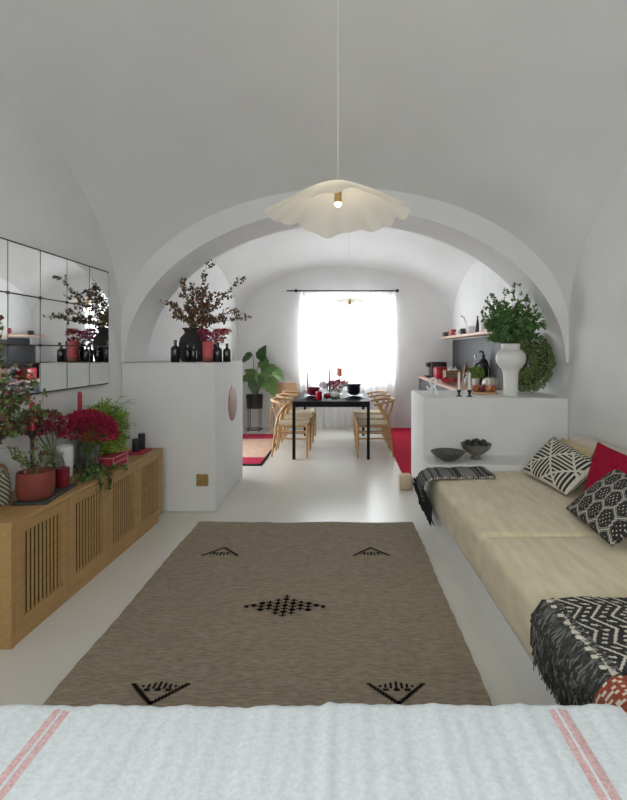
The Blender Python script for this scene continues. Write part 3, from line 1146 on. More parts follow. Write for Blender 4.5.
for (px, py, Y, nl) in tips:
    e = at(px, py, Y)
    mouth = Vector((vs_loc[0] + rnd(-.05, .05), vs_loc[1] + rnd(-.05, .05), PT + .31))
    st.tube([base - o0, mouth - o0], .004, 5)
    left = px < 192
    ml = [1, 1, 2, 0, 3] if left else [2, 2, 0, 1, 3]
    if py < 280 or px > 238: ml = [2, 2, 2, 1]
    branch(st, lv, mouth - o0, e - o0, (rnd(-.03, .03), rnd(-.03, .03), .05), int(nl * .85), .038, .027, ml, 9, .0035, .08, .2)
st.build('stems', M['stem'], bq)
lv.build('leaves', [M['wineleaf'], M['olive'], M['darkleaf'], M['rustleaf']], bq, smooth=False)

v2 = thing('vase', 'dark glass vase half hidden behind the coral candle, holding pink blooms', 'vase', (-1.27, 4.86, PT))
MB().lathe([(.035, 0), (.045, .01), (.048, .10), (.038, .15), (.045, .17), (.040, .17), (.033, .15), (.04, .1), (.035, .02)], n=24).build('body', M['blackglass'], v2)
bl = thing('flower_bunch', 'bunch of magenta and coral blooms beside the black clay vase', 'flowers', (-1.27, 4.86, PT + .02))
b, s_ = MB(), MB()
random.seed(4)
for k in range(26):
    d = Vector((rnd(-1, 1), rnd(-.8, .8), 0))
    c = Vector((d.x * .135, d.y * .11, .235 + rnd(-.05, .08) - .05 * d.length))
    s_.tube([(0, 0, .01), (d.x * .02, d.y * .02, .16), c], .002, 4)
    floret(b, c, .03, 34, .028, .014, [0, 0, 1] if d.x < .3 else [1, 2])
s_.build('stems', M['gstem'], bl)
b.build('blooms', [M['pinkbloom'], M['celosia'], M['orangebloom']], bl, smooth=False)


def bottle(label, loc, r, h):
    t = thing('bottle', label, 'bottle', loc, group='black bottles on the partition')
    nk = r * .33
    MB().lathe([(r * .92, 0), (r, .006), (r, h * .62), (r * .93, h * .70), (r * .6, h * .765), (nk, h * .80), (nk, h * .97), (nk * 1.25, h * .975), (nk * 1.25, h)], n=28).build('body', M['blackglass'], t)
    MB().lathe([(nk * 1.05, 0), (nk * 1.05, .012)], (0, 0, h), 14).build('stopper', M['black'], t)
    return t


bx = [((175.3, 4.70), .042, .195, 'tallest black bottle, left end of the row on the partition'), ((188, 4.73), .028, .165, 'slim black bottle in front of the clay vase, next to the tallest bottle'), ((193.7, 4.70), .029, .16, 'slim black bottle standing closest to the coral candle on its clay-vase side'),
      ((218.0, 4.72), .038, .175, 'black bottle just right of the coral candle on the partition'), ((227, 4.74), .037, .165, 'black bottle at the right end of the row, by the partition edge')]
for (px, Y), r, h, lab in bx:
    bottle(lab, ((px - CX) / F * Y, Y, PT), r, h)
c = thing('candle', 'thick coral pillar candle on a brown clay ball base among black bottles', 'candle', ((207.8 - CX) / F * 4.70, 4.70, PT))
MB().lathe([(.030, 0), (.048, .012), (.052, .03), (.046, .05), (.03, .055)], n=24).build('base', M['clayball'], c)
MB().lathe([(.048, .045), (.05, .05), (.05, .19), (.046, .195), (.01, .190)], n=28).build('wax', M['pinkwax'], c)
MB().tube([(0, 0, .19), (0, .001, .203)], .0015, 5).build('wick', M['black'], c)

# disc and socket on the partition
dsc = MB()
dsc.rings([[(x, 5.04 + r * math.cos(2 * PI * j / 48), .886 + r * math.sin(2 * PI * j / 48)) for j in range(48)] for (x, r) in ((-1.135, .18), (-1.129, .18), (-1.127, .176), (-1.127, .02))], 0, True, True)
tag(dsc.build('round_panel', M['pinkwood'], angle=30), 'round pinkish-brown disc set in side of the white partition', 'panel')
pl = thing('wall_socket', 'square brass wall plate low on the white partition front', 'socket', (-1.248, YA, .281))
MB().box(-.053, .053, -.010, 0, -.053, .053, bev=.004).build('plate', M['brass'], pl)
MB().box(-.046, -.004, -.013, -.010, -.046, .046).build('rocker', M['brass'], pl)
MB().box(.004, .046, -.013, -.010, -.046, .046).build('rocker', M['brass'], pl)

# ------------------------------------------------------------------ things on the sideboard
ZT = SB_H
tr = thing('tray', 'dark slate tray under the terracotta pot on the sideboard', 'tray', (-1.69, 2.82, ZT), .1)
MB().box(-.088, .088, -.18, .20, 0, .016, bev=.004).build('slab', M['slate'], tr)
po = thing('pot', 'round terracotta pot with an uneven rim on the slate tray', 'pot', (-1.70, 2.745, ZT + .0165))
b = MB()
wob = lambda a: 1 + .03 * math.sin(2 * a + 1)
b.lathe([(.078, 0), (.086, .008), (.090, .05), (.089, .12), (.086, .142), (.080, .142), (.076, .12), (.072, .09)], n=36, wob=wob)
b.build('body', M['terracotta'], po)
MB().lathe([(.071, .088), (.072, .096), (.01, .096)], n=24).build('filling', M['crimsonwax'], po)
sp = thing('plant_sprig', 'sprig of small green leaves arching out of the terracotta pot', 'plant', (-1.70, 2.745, ZT + .113))
st, lv = MB(), MB()
random.seed(31)
for (px, py, Y) in ((18, 452, 2.7), (22, 463, 2.62), (48, 446, 2.8), (30, 440, 2.75), (42, 452, 2.9), (8, 449, 2.75), (55, 458, 2.85)):
    branch(st, lv, (0, 0, 0), at(px, py, Y) - Vector((-1.70, 2.745, ZT + .113)), (0, 0, .03), 26, .028, .018, [0, 0, 1, 2], 3, .002, .04, .35)
st.build('stems', M['gstem'], sp)
lv.build('leaves', [M['green'], M['olive'], M['wineleaf']], sp, smooth=False)
cd = thing('candle', 'short dark crimson candle in faceted glass on the slate tray', 'candle', (-1.67, 2.955, ZT + .0165))
MB().lathe([(.034, 0), (.039, .005), (.039, .105), (.036, .11), (.01, .105)], n=12).build('wax', M['crimsonwax'], cd, angle=15)
MB().tube([(0, 0, .104), (0, .001, .116)], .0015, 5).build('wick', M['black'], cd)


def taper(label, x, y, hold, ch, wax):
    t = thing('candlestick', label, 'candle', (x, y, ZT))
    MB().lathe([(.045, 0), (.045, .008), (.012, .02), (.010, hold * .35), (.017, hold * .42), (.010, hold * .5), (.010, hold * .85), (.022, hold * .93), (.022, hold), (.013, hold)], n=20).build('holder', M['black'], t)
    MB().lathe([(.0145, hold - .01), (.0145, hold + ch - .02), (.010, hold + ch - .005), (.002, hold + ch)], n=14).build('candle', wax, t)
    return t


taper('red taper candle in a black holder rising behind the terracotta pot', -1.795, 2.87, .362, .165, M['redwax'])
taper('red taper candle in a black holder between crimson bloom and mirror', -1.872, 3.53, .36, .17, M['redwax'])

wj = thing('wicker_jar', 'woven pale and dark wicker jar with leather handle at the left edge', 'jar', (-1.842, 2.66, ZT))
b = MB()
prof = [(.035, 0)] + [(.052 - .004 * math.cos(i / 24 * PI * 2), .004 + .15 * i / 24) for i in range(25)] + [(.042, .165), (.034, .172), (.030, .165)]
b.lathe(prof, n=48)
b.m = [(1 if ((k % 48) + (k // 48)) % 4 < 2 else 0) for k in range(len(b.f))]
b.build('body', [M['basketdark'], M['basketlight']], wj)
MB().tube([(.03 * math.cos(a) + .012, .0, .16 + .05 * math.sin(a)) for a in [PI * i / 12 for i in range(13)]], .009, 8).build('handle', M['leather'], wj)

# tall branches in a vase at the left edge
lvz = thing('vase', 'dark vase at the left picture edge holding trailing hawthorn branches', 'vase', (-1.84, 2.50, ZT))
MB().lathe([(.05, 0), (.065, .01), (.075, .12), (.06, .2), (.04, .24), (.048, .27), (.042, .27), (.035, .24), (.055, .2), (.06, .1), (.05, .02)], n=28).build('body', M['blackclay'], lvz)
lb = thing('branch_bouquet', 'loose green and wine branches with pale lilac flowers before the mirror', 'branches', (-1.84, 2.50, ZT + .05))
o0 = Vector((-1.84, 2.50, ZT + .05))
st, lv, fl = MB(), MB(), MB()
random.seed(77)
for (px, py, Y, nl) in ((4, 326, 2.6, 60), (2, 345, 2.55, 80), (14, 362, 2.65, 90), (28, 372, 2.7, 90), (36, 384, 2.75, 80), (26, 396, 2.7, 80), (44, 402, 2.8, 70), (48, 412, 2.85, 60), (12, 398, 2.55, 90), (6, 415, 2.5, 70), (16, 425, 2.6, 70), (30, 418, 2.72, 60), (-6, 360, 2.5, 90), (-2, 385, 2.45, 90), (10, 378, 2.5, 80), (20, 432, 2.7, 60)):
    branch(st, lv, Vector((rnd(-.02, .02), rnd(-.02, .02), .2)), at(px, py, Y) - o0, (-.02, 0, .06), nl, .032, .022, [0, 0, 1, 2, 3], 6, .003, .07, .3)
for (px, py, Y) in ((14, 372, 2.6), (8, 382, 2.55), (22, 385, 2.65), (5, 390, 2.5), (18, 392, 2.6), (12, 384, 2.6)):
    floret(fl, at(px, py, Y) - o0, .016, 22, .018, .012, [0], 1)
for k in range(3):
    st.tube([(0, 0, 0), (rnd(-.02, .02), rnd(-.02, .02), .2)], .003, 5)
st.build('stems', M['stem'], lb)
lv.build('leaves', [M['green'], M['olive'], M['wineleaf'], M['darkleaf']], lb, smooth=False)
fl.build('blooms', M['paleflower'], lb, smooth=False)

# hydrangea in a glass jar
gj = thing('glass_vase', 'clear glass jar holding the faded mauve hydrangeas', 'vase', (-1.80, 3.10, ZT))
MB().lathe([(.045, 0), (.055, .006), (.058, .11), (.045, .16), (.050, .185), (.047, .185), (.042, .16), (.054, .11), (.05, .012), (.01, .010)], n=28).build('body', M['glass'], gj)
hy_ = thing('flower_bunch', 'faded mauve hydrangea heads in the glass jar beside the crimson bloom', 'flowers', (-1.80, 3.10, ZT + .02))
o0 = Vector((-1.80, 3.10, ZT + .02))
b, s_ = MB(), MB()
random.seed(41)
for (px, py, Y, r) in ((29, 423, 2.98, .05), (40, 420, 3.0, .055), (50, 419, 3.1, .055), (57, 424, 3.12, .05), (45, 430, 3.02, .045), (36, 431, 3.0, .045), (52, 430, 3.15, .045), (24, 430, 2.95, .04)):
    c = at(px, py, Y) - o0
    s_.tube([(0, 0, .0), (c.x * .1, c.y * .1, .15), c], .0025, 5)
    floret(b, c, r, 110, .026, .022, [0, 0, 1, 2], .75)
s_.build('stems', M['gstem'], hy_)
b.build('blooms', [M['mauve'], M['wineleaf'], M['celosia']], hy_, smooth=False)

wv = thing('vase', 'plain white ceramic vase between the mauve hydrangeas and crimson bloom', 'vase', (-1.815, 3.235, ZT))
MB().lathe([(.042, 0), (.048, .006), (.053, .10), (.056, .20), (.053, .203), (.049, .20), (.046, .05), (.01, .03)], n=28).build('body', M['whitegloss'], wv)

gv = thing('glass_vase', 'wide clear glass vase under the large crimson bloom', 'vase', (-1.72, 3.35, ZT))
MB().lathe([(.07, 0), (.076, .005), (.078, .06), (.066, .13), (.072, .185), (.069, .185), (.063, .13), (.074, .06), (.07, .01), (.01, .008)], n=32).build('body', M['glass'], gv)
cb = thing('flower_bunch', 'big dense crimson feathery bloom in the wide glass vase', 'flowers', (-1.72, 3.35, ZT + .012))
b, s_ = MB(), MB()
random.seed(51)
for k in range(9):
    a = 2 * PI * k / 9
    s_.tube([(.03 * math.cos(a), .03 * math.sin(a), .0), (-.02 * math.cos(a), -.02 * math.sin(a), .15), (.06 * math.cos(a), .06 * math.sin(a), .22)], .004, 5)
for _ in range(4200):
    d = rdir()
    if d.z < -.3: d.z = abs(d.z)
    rad = rnd(.75, 1.0) * (1 + .07 * math.sin(d.x * 17) * math.sin(d.y * 19 + d.z * 13))
    p = Vector((d.x * .185, d.y * .165, .275 + d.z * .125 - .04 * max(0, d.x))) + (d * 0)
    p = Vector((p.x * rad, p.y * rad, .275 + (p.z - .275) * rad))
    b.leaf(p, d + rdir() * .5, rdir(), rnd(.016, .03), rnd(.006, .012), 0 if random.random() < .7 else 1)
s_.build('stems', M['gstem'], cb)
b.build('blooms', [M['celosia'], M['celosia2']], cb, smooth=False)

fp = thing('potted_fern', 'bushy bright green fern on the sideboard behind the red box', 'plant', (-1.785, 3.70, ZT))
MB().lathe([(.045, 0), (.05, .005), (.06, .09), (.062, .10), (.055, .10), (.06, .03), (.01, .02)], n=24).build('pot', M['blackclay'], fp)
b, s_ = MB(), MB()
random.seed(61)
for k in range(520):
    d = Vector((rnd(-1, 1), rnd(-1, 1), 0))
    if d.length > 1: d.normalize()
    hgt = rnd(.0, .41) * (1 - .30 * d.length)
    e = Vector((d.x * .155 + .0, d.y * .20, .09 + hgt))
    e.z += -.10 * max(0, d.length - .7)
    m_ = Vector((d.x * .07, d.y * .08, .12 + hgt * .7))
    pts = [Vector((d.x * .03, d.y * .03, .10)), m_, e]
    s_.tube(pts, [.0015, .0012, .0006], 4)
    for q in range(30):
        t = rnd(.15, 1)
        p = pts[0] * (1 - t) ** 2 + pts[1] * 2 * t * (1 - t) + pts[2] * t * t
        b.leaf(p, rdir() + Vector((d.x, d.y, .4)) * .6, rdir(), rnd(.024, .042), rnd(.006, .010), 0 if random.random() < .7 else 1)
for k in range(26):    # wispy outer fronds
    a = rnd(-.6, 2.4)
    e = Vector((math.cos(a) * rnd(.15, .24), math.sin(a) * rnd(.18, .30), rnd(.20, .46)))
    pts = [Vector((0, 0, .12)), Vector((e.x * .5, e.y * .5, e.z + .05)), e]
    pts = [pts[0] * (1 - t) ** 2 + pts[1] * 2 * t * (1 - t) + pts[2] * t * t for t in [i / 8 for i in range(9)]]
    s_.tube(pts, .001, 4)
    for q in range(16):
        p = random.choice(pts[4:])
        b.leaf(p + rdir() * .004, rdir(), rdir(), rnd(.012, .022), .004, 0)
s_.build('stems', M['gstem'], fp)
b.build('fronds', [M['lgreen'], M['green']], fp, smooth=False)

bx_ = thing('box', 'red lidded box with pale pink edges in front of the fern', 'box', (-1.668, 3.555, ZT), -.03)
MB().box(-.072, .072, -.105, .105, 0, .052, bev=.003).build('body', M['boxred'], bx_)
MB().box(-.074, .074, -.107, .107, .053, .076, bev=.003).build('lid', M['boxred'], bx_)
e = MB()
for (sx, sy) in ((-1, -1), (1, -1), (1, 1), (-1, 1)):
    e.box(sx * .0745 - .002, sx * .0745 + .002, sy * .1075 - .002, sy * .1075 + .002, 0, .076)
for sy in (-1, 1):
    e.box(-.073, .073, sy * .1075 - .0015, sy * .1075 + .0015, .073, .0775)
    e.box(-.073, .073, sy * .1065 - .0015, sy * .1065 + .0015, 0.002, .006)
for sx in (-1, 1):
    e.box(sx * .0745 - .0015, sx * .0745 + .0015, -.105, .105, .073, .0775)
    e.box(sx * .0735 - .0015, sx * .0735 + .0015, -.105, .105, .034, .040)
e.build('edging', M['boxpink'], bx_, smooth=False)

rt = thing('tray', 'thin red lacquer tray at the far end of the sideboard', 'tray', (-1.665, 4.03, ZT))
MB().box(-.075, .075, -.125, .10, 0, .012, bev=.003).build('slab', M['boxred'], rt)
for (x, y, r, h, lab) in ((-1.672, 4.00, .029, .10, 'shorter black cylinder candle on the red tray'), (-1.665, 4.095, .028, .125, 'taller black cylinder candle behind the shorter one on the red tray')):
    k = thing('candle', lab, 'candle', (x, y, ZT + .0125))
    MB().lathe([(r * .97, 0), (r, .003), (r, h - .004), (r * .95, h), (.006, h - .002)], n=24).build('wax', M['black'], k)
    MB().tube([(0, 0, h - .003), (0, .001, h + .008)], .0015, 5).build('wick', M['blackyarn'], k)

iv = thing('ivy_garland', 'trailing ivy lying along the sideboard and hanging over its front', 'ivy', (-1.66, 3.2, ZT))
o0 = Vector((-1.66, 3.2, ZT))
st, lv, fl = MB(), MB(), MB()
random.seed(71)


def trail(pts, n):
    pts = [Vector(p) - o0 for p in pts]
    st.tube(pts, .002, 4)
    for _ in range(n):
        i = random.randrange(len(pts) - 1)
        p = pts[i].lerp(pts[i + 1], random.random())
        lv.leaf(p + Vector((0, 0, .004)), rdir() + Vector((0, 0, .5)), Vector((rnd(-.4, .4), rnd(-.4, .4), 1)), rnd(.022, .04), rnd(.018, .03), random.choice([0, 0, 1, 2]))


z = ZT + .012
trail([(-1.72, 2.98, z), (-1.66, 3.08, z + .02), (-1.63, 3.18, z + .01), (-1.62, 3.28, z), (-1.585, 3.36, z + .012), (-1.53, 3.38, z + .01), (-1.515, 3.46, z - .005)], 85)
trail([(-1.70, 3.02, z + .02), (-1.64, 3.12, z), (-1.60, 3.2, z + .02), (-1.545, 3.26, z + .005), (-1.535, 3.27, z - .05), (-1.53, 3.25, z - .11)], 60)
trail([(-1.66, 3.1, z), (-1.60, 3.15, z + .015), (-1.545, 3.16, z), (-1.535, 3.14, z - .05), (-1.535, 3.12, z - .09)], 40)
trail([(-1.62, 3.05, z), (-1.63, 3.2, z + .03), (-1.65, 3.40, z + .02)], 50)
for k in range(5):
    floret(fl, (rnd(-.02, .05), rnd(-.12, .08), .02), .014, 14, .016, .010, [0], .6)
st.build('stems', M['gstem'], iv)
lv.build('leaves', [M['green'], M['olive'], M['dgreen']], iv, smooth=False)
fl.build('blooms', M['mauve'], iv, smooth=False)

# ------------------------------------------------------------------ bowls on the ledge
LZ = .497
bw = thing('bowl', 'wide shallow dark stone bowl on the bench ledge', 'bowl', (.86, 4.17, LZ))
MB().lathe([(.035, 0), (.05, .004), (.10, .035), (.145, .078), (.140, .080), (.09, .040), (.04, .012), (.005, .010)], n=40).build('body', M['stone'], bw)
fb = thing('footed_bowl', 'pewter footed bowl filled with dark fruit on the bench ledge', 'bowl', (1.112, 4.24, LZ))
MB().lathe([(.045, 0), (.048, .006), (.034, .02), (.030, .03), (.06, .048), (.11, .085), (.130, .130), (.126, .132), (.10, .090), (.05, .06), (.005, .055)], n=40).build('body', M['pewter'], fb)
random.seed(5)
for k, (x, y, zz) in enumerate([(-.065, 0, .13), (-.02, -.06, .125), (.05, -.05, .13), (.07, .03, .132), (0, .055, .13), (-.055, .06, .125), (.005, 0, .145)]):
    o = MB().ball((0, 0, 0), .03, 14).build('fruit', M['darkfruit'])
    o.location = (1.112 + x, 4.24 + y, LZ + zz)
    tag(o, 'small round dark fruit heaped in the pewter footed bowl', 'fruit', 'dark fruit in the footed bowl')

# ------------------------------------------------------------------ right partition things
RT = 1.0
wvz = thing('vase', 'tall white sculptural vase with round belly on the kitchen partition', 'vase', (1.515, 4.57, RT))
MB().lathe([(.062, 0), (.066, .006), (.064, .12), (.068, .20), (.078, .238), (.082, .246), (.105, .27), (.128, .305), (.134, .345), (.126, .385), (.10, .415), (.083, .425), (.082, .475), (.076, .478), (.072, .43), (.05, .40), (.01, .40)], n=44).build('body', M['white'], wvz)
gb = thing('leaf_bouquet', 'full spray of dark green eucalyptus in the white sculptural vase', 'branches', (1.515, 4.57, RT + .402))
o0 = Vector((1.515, 4.57, RT + .402))
st, lv = MB(), MB()
random.seed(91)
for k in range(70):
    a = rnd(0, 2 * PI)
    el = rnd(.05, 1)
    R_ = rnd(.75, 1.05)
    e = Vector((math.cos(a) * .27 * math.sqrt(1 - el * el * .8) * R_, math.sin(a) * .24 * math.sqrt(1 - el * el * .8) * R_, .10 + .43 * el * R_))
    branch(st, lv, (rnd(-.03, .03), rnd(-.03, .03), .06), e, (0, 0, .02), 46, .034, .027, [0, 0, 1], 5, .003, .06, .35)
for (px, py) in ((482, 314), (487, 302), (493, 296), (503, 288), (521, 284), (530, 290), (538, 300), (546, 310), (548, 320), (544, 326), (488, 328), (513, 286), (484, 322)):
    branch(st, lv, (0, 0, .06), at(px, py, rnd(4.45, 4.7)) - o0, (0, 0, .03), 40, .034, .027, [0, 1], 5, .003, .045, .4)
for k in range(6):
    st.tube([(rnd(-.03, .03), rnd(-.03, .03), .002), (rnd(-.03, .03), rnd(-.03, .03), .08)], .003, 4)
st.build('stems', M['gstem'], gb)
lv.build('leaves', [M['eucalyptus'], M['green']], gb, smooth=False)

wr = thing('wreath', 'thick round moss green wreath leaning against the arch side', 'wreath', (1.765, 4.80, RT))
random.seed(95)
lv, core = MB(), MB()
Rw, rw = .175, .095
tilt = Matrix.Rotation(math.radians(62), 4, 'Z') @ Matrix.Rotation(math.radians(14), 4, 'X')
# ring stands in the local xz plane, then turns to face the room and leans back


def wpt(a, q, r):
    p = Vector(((Rw + r * math.cos(q)) * math.cos(a), r * math.sin(q), (Rw + r * math.cos(q)) * math.sin(a)))
    return p


def wxf(p):
    p = Matrix.Rotation(math.radians(-12), 3, 'X') @ p
    p = Matrix.Rotation(math.radians(-66), 3, 'Z') @ p
    return p + Vector((0, 0, Rw + rw + .02))


rows = [[wxf(wpt(2 * PI * i / 36, 2 * PI * j / 10, .045)) for j in range(10)] for i in range(37)]
core.rings(rows, 0, True, False)
core.build('core', M['stem'], wr)
for _ in range(6500):
    a, q = rnd(0, 2 * PI), rnd(0, 2 * PI)
    r = rw * rnd(.65, 1.0) * (1 + .16 * math.sin(a * 9) * math.sin(q * 2 + a * 4))
    p = wxf(wpt(a, q, r))
    d = wxf(wpt(a, q, r + .05)) - p
    if p.z < .03: continue
    lv.leaf(p, d.normalized() + rdir() * .8, rdir(), rnd(.018, .034), rnd(.010, .018), random.randrange(3))
lv.build('leaves', [M['mossgreen'], M['mossdark'], M['mossgreen']], wr, smooth=False)


def taper_r(label, px, Y):
    t = thing('candlestick', label, 'candle', ((px - CX) / F * Y, Y, RT))
    MB().lathe([(.026, 0), (.026, .006), (.010, .014), (.010, .035), (.018, .045), (.018, .062), (.011, .062)], n=18).build('holder', M['black'], t)
    MB().lathe([(.0115, .055), (.0115, .205), (.008, .216), (.002, .22)], n=12).build('candle', M['whitewax'], t)


taper_r('white taper candle in small black holder, beside the knot ornament', 459, 4.52)
taper_r('white taper candle in small black holder, beside the fruit board', 469.5, 4.50)
kn = thing('knot_ornament', 'white ceramic knot ornament with a loop on the kitchen partition', 'ornament', ((433.5 - CX) / F * 4.72, 4.72, RT))
b = MB()
b.tube([(.030 * math.cos(a), .0, .118 + .034 * math.sin(a)) for a in [-PI / 2 + 2 * PI * i / 24 for i in range(25)]], .011, 10)
b.tube([(.0, 0, .088), (-.02, .004, .06), (-.048, .0, .045), (-.062, 0, .075), (-.058, 0, .085)], [.013, .014, .012, .010, .006], 10)
b.tube([(.0, 0, .088), (.02, -.004, .05), (.03, 0, .02), (.028, 0, .0)], [.013, .013, .014, .016], 10)
b.tube([(-.01, 0, .07), (-.015, .01, .04), (-.022, 0, .0)], [.012, .012, .016], 10)
b.build('body', M['whitegloss'], kn)
fbd = thing('serving_board', 'round wooden serving board under the fruit on the partition', 'board', ((484 - CX) / F * 4.80, 4.80, RT))
MB().lathe([(.125, 0), (.13, .004), (.13, .016), (.125, .02)], n=40).build('board', M['tan'], fbd)
random.seed(17)
FR = [(-.085, -.02, 'apple', .036), (-.03, -.05, 'plum', .030), (.03, -.045, 'peach', .034), (.085, -.01, 'apple', .033), (-.05, .045, 'peach', .035), (.01, .03, 'apple', .036), (.07, .055, 'plum', .03)]
FLB = {'apple': ['red apple at knot-ornament end of the fruit board', 'red apple at white-vase end of the fruit board', 'red apple in the middle of the fruit board'],
       'plum': ['dark plum at the front of the fruit board', 'dark plum at the back of fruit board near the white vase'],
       'peach': ['orange peach at the front of the fruit board', 'orange peach at the back of the fruit board']}
cnt = {}
for (x, y, kd, r) in FR:
    k = cnt.get(kd, 0)
    cnt[kd] = k + 1
    o = thing(kd, FLB[kd][k], 'fruit', (fbd.location.x + x, 4.80 + y, RT + .0205), group='fruit on the serving board')
    MB().ball((0, 0, r * .95), r, 16, sz=.95).build('flesh', M[kd], o)
    MB().tube([(0, 0, r * 1.85), (.004, 0, r * 1.85 + .014)], .0015, 5).build('stalk', M['stem'], o)

# ------------------------------------------------------------------ kitchen
KX, KH = 1.335, .945
kc = thing('kitchen_counter', 'charcoal kitchen units with pale wood worktop along the right wall', 'kitchen unit', (0, 0, 0))
MB().box(KX + .02, XR - .003, 5.30, 9.06, .10, KH - .03).build('body', M['charcoal'], kc, smooth=False)
MB().box(KX + .07, XR - .003, 5.30, 9.04, 0, .10).build('plinth', M['black'], kc, smooth=False)
MB().box(KX, XR - .003, 5.28, 9.08, KH - .03, KH).build('worktop', M['shelfwood'], kc, smooth=False)
for k in range(6):
    y0 = 5.31 + k * .625
    d_ = MB().box(KX + .002, KX + .02, y0 + .003, y0 + .622, .105, KH - .035).build('door', M['charcoal'], kc, smooth=False)
    MB().box(KX - .012, KX + .002, y0 + .25, y0 + .37, KH - .075, KH - .065).build('handle', M['black'], d_, smooth=False)
struct(MB().box(XR - .018, XR, 5.28, 9.04, KH, 1.60).build('trim_1', M['charcoal'], smooth=False))
SH = 1.655
sf = MB()
sf.box(1.715, XR - .001, 5.35, 9.00, SH - .038, SH, bev=.004)
tag(sf.build('wall_shelf', M['shelfwood']), 'pale wooden shelf above the charcoal splashback in the kitchen', 'shelf')


def mug(label, x, y, r, h, m):
    t = thing('mug', label, 'mug', (x, y, SH), PI, group='cups on the kitchen shelf')
    MB().lathe([(r * .9, 0), (r, .004), (r, h), (r * .93, h), (r * .9, .01), (.004, .008)], n=20).build('body', m, t)
    MB().tube([(r + .022 * math.sin(a), 0, h * .5 - h * .28 * math.cos(a)) for a in [PI * i / 8 for i in range(9)]], .005, 6).build('handle', m, t)


mug('black mug at far end of the kitchen shelf', 1.775, 8.80, .045, .08, M['black'])
mug('red mug second from far end of the kitchen shelf', 1.775, 8.2, .052, .10, M['redenamel'])
mug('small white cup between the red mug and black mug on the shelf', 1.775, 7.82, .035, .06, M['whitegloss'])
mug('dark mug in the middle of the kitchen shelf', 1.775, 7.5, .045, .085, M['black'])
mug('white mug beside the black pepper mill on the shelf', 1.775, 7.05, .05, .10, M['whitegloss'])
pm = thing('pepper_mill', 'black cone-shaped pepper mill standing on the kitchen shelf', 'mill', (1.79, 6.75, SH))
MB().lathe([(.032, 0), (.034, .01), (.026, .08), (.012, .17), (.006, .20), (.012, .21), (.008, .225)], n=20).build('body', M['black'], pm)
for (y, r, h, lab) in ((6.50, .045, .12, 'white lidded jar on the kitchen shelf beside the pepper mill'), (6.26, .048, .10, 'white lidded jar on the kitchen shelf closest to eucalyptus')):
    t = thing('jar', lab, 'jar', (1.79, y, SH), group='white jars on the kitchen shelf')
    MB().lathe([(r * .92, 0), (r, .005), (r, h), (r * .8, h + .008)], n=24).build('body', M['whitegloss'], t)
    MB().lathe([(r * .85, h + .008), (r * .85, h + .02), (.01, h + .026), (.01, h + .04)], n=20).build('lid', M['whitegloss'], t)
tw = thing('dried_twig', 'thin dried twig with pale leaves standing on the kitchen shelf end', 'twig', (1.80, 7.30, SH))
st, lv = MB(), MB()
random.seed(6)
branch(st, lv, (0, 0, 0), at(463, 317, 7.9) - Vector((1.80, 7.30, SH)), (0, 0, .12), 30, .03, .014, [0], 3, .003, .06, .4)
st.build('stems', M['stem'], tw)
lv.build('leaves', M['paleflower'], tw, smooth=False)

# things on the worktop
cm = thing('coffee_machine', 'black coffee machine at far end of the kitchen worktop', 'appliance', (1.60, 8.72, KH))
MB().box(-.12, .15, -.15, .15, 0, .27, bev=.02).build('body', M['black'], cm)
MB().box(-.20, -.12, -.12, .12, 0, .03, bev=.005).build('drip_tray', M['black'], cm)
MB().box(-.18, -.12, -.08, .08, .18, .26, bev=.01).build('brew_head', M['black'], cm)
ts = thing('toaster', 'glossy red toaster on the kitchen worktop beside the black machine', 'appliance', (1.56, 8.22, KH))
MB().box(-.09, .09, -.15, .15, .01, .20, bev=.035).build('body', M['redenamel'], ts)
MB().box(-.035, .035, -.11, .11, .198, .203).build('slot_plate', M['black'], ts)
MB().box(-.02, .02, -.17, -.15, .12, .14).build('lever', M['black'], ts)
for sx in (-.06, .06):
    MB().lathe([(.012, 0), (.012, .012)], (sx, -.11, 0), 10).build('foot', M['black'], ts)
    MB().lathe([(.012, 0), (.012, .012)], (sx, .11, 0), 10).build('foot', M['black'], ts)
cr = thing('crate', 'small brown wooden crate of garlic on the kitchen worktop', 'crate', (1.62, 7.55, KH))
b = MB()
b.box(-.11, .11, -.10, .10, 0, .012)
for k in range(4):
    z0 = .015 + k * .04
    b.box(-.11, .11, -.11, -.10, z0, z0 + .034); b.box(-.11, .11, .10, .11, z0, z0 + .034)
    b.box(-.12, -.11, -.11, .11, z0, z0 + .034); b.box(.11, .12, -.11, .11, z0, z0 + .034)
for sx in (-1, 1):
    for sy in (-1, 1):
        b.box(sx * .105 - .008, sx * .105 + .008, sy * .095 - .008, sy * .095 + .008, .012, .175)
b.build('body', M['crate'], cr, smooth=False)
for (x, y, lab) in ((-.04, -.03, 'white garlic bulb in the wooden crate, nearest the room'), (.05, .0, 'white garlic bulb in the wooden crate, nearest the wall'), (-.01, .05, 'white garlic bulb at back of the wooden crate')):
    o = MB().lathe([(.012, 0), (.034, .012), (.038, .03), (.026, .052), (.008, .066), (.005, .09)], n=16).build('garlic_bulb', M['pumpkin'])
    # rests on the other produce inside the crate
    o.location = (1.62 + x, 7.55 + y, KH + .141)
    tag(o, lab, 'garlic', 'garlic in the crate')
fil = MB().box(-.098, .098, -.088, .088, .012, .14, bev=.02).build('straw', M['basketlight'], cr)
cbd = thing('cutting_board', 'upright wooden cutting board leaning against the dark splashback', 'board', (1.87, 8.02, KH))
b = MB()
b.rings([[(x, -.075, 0), (x, .075, 0), (x + .045, .075, .20), (x + .05, .022, .22), (x + .062, .018, .275), (x + .062, -.018, .275), (x + .05, -.022, .22), (x + .045, -.075, .20)] for x in (0, .015)], 0, True, True)
b.build('board', M['crate'], cbd, smooth=False)
hc = thing('bunch_of_flowers', 'heap of red flowers lying at the worktop front edge', 'flowers', (1.43, 6.85, KH))
b, s_ = MB(), MB()
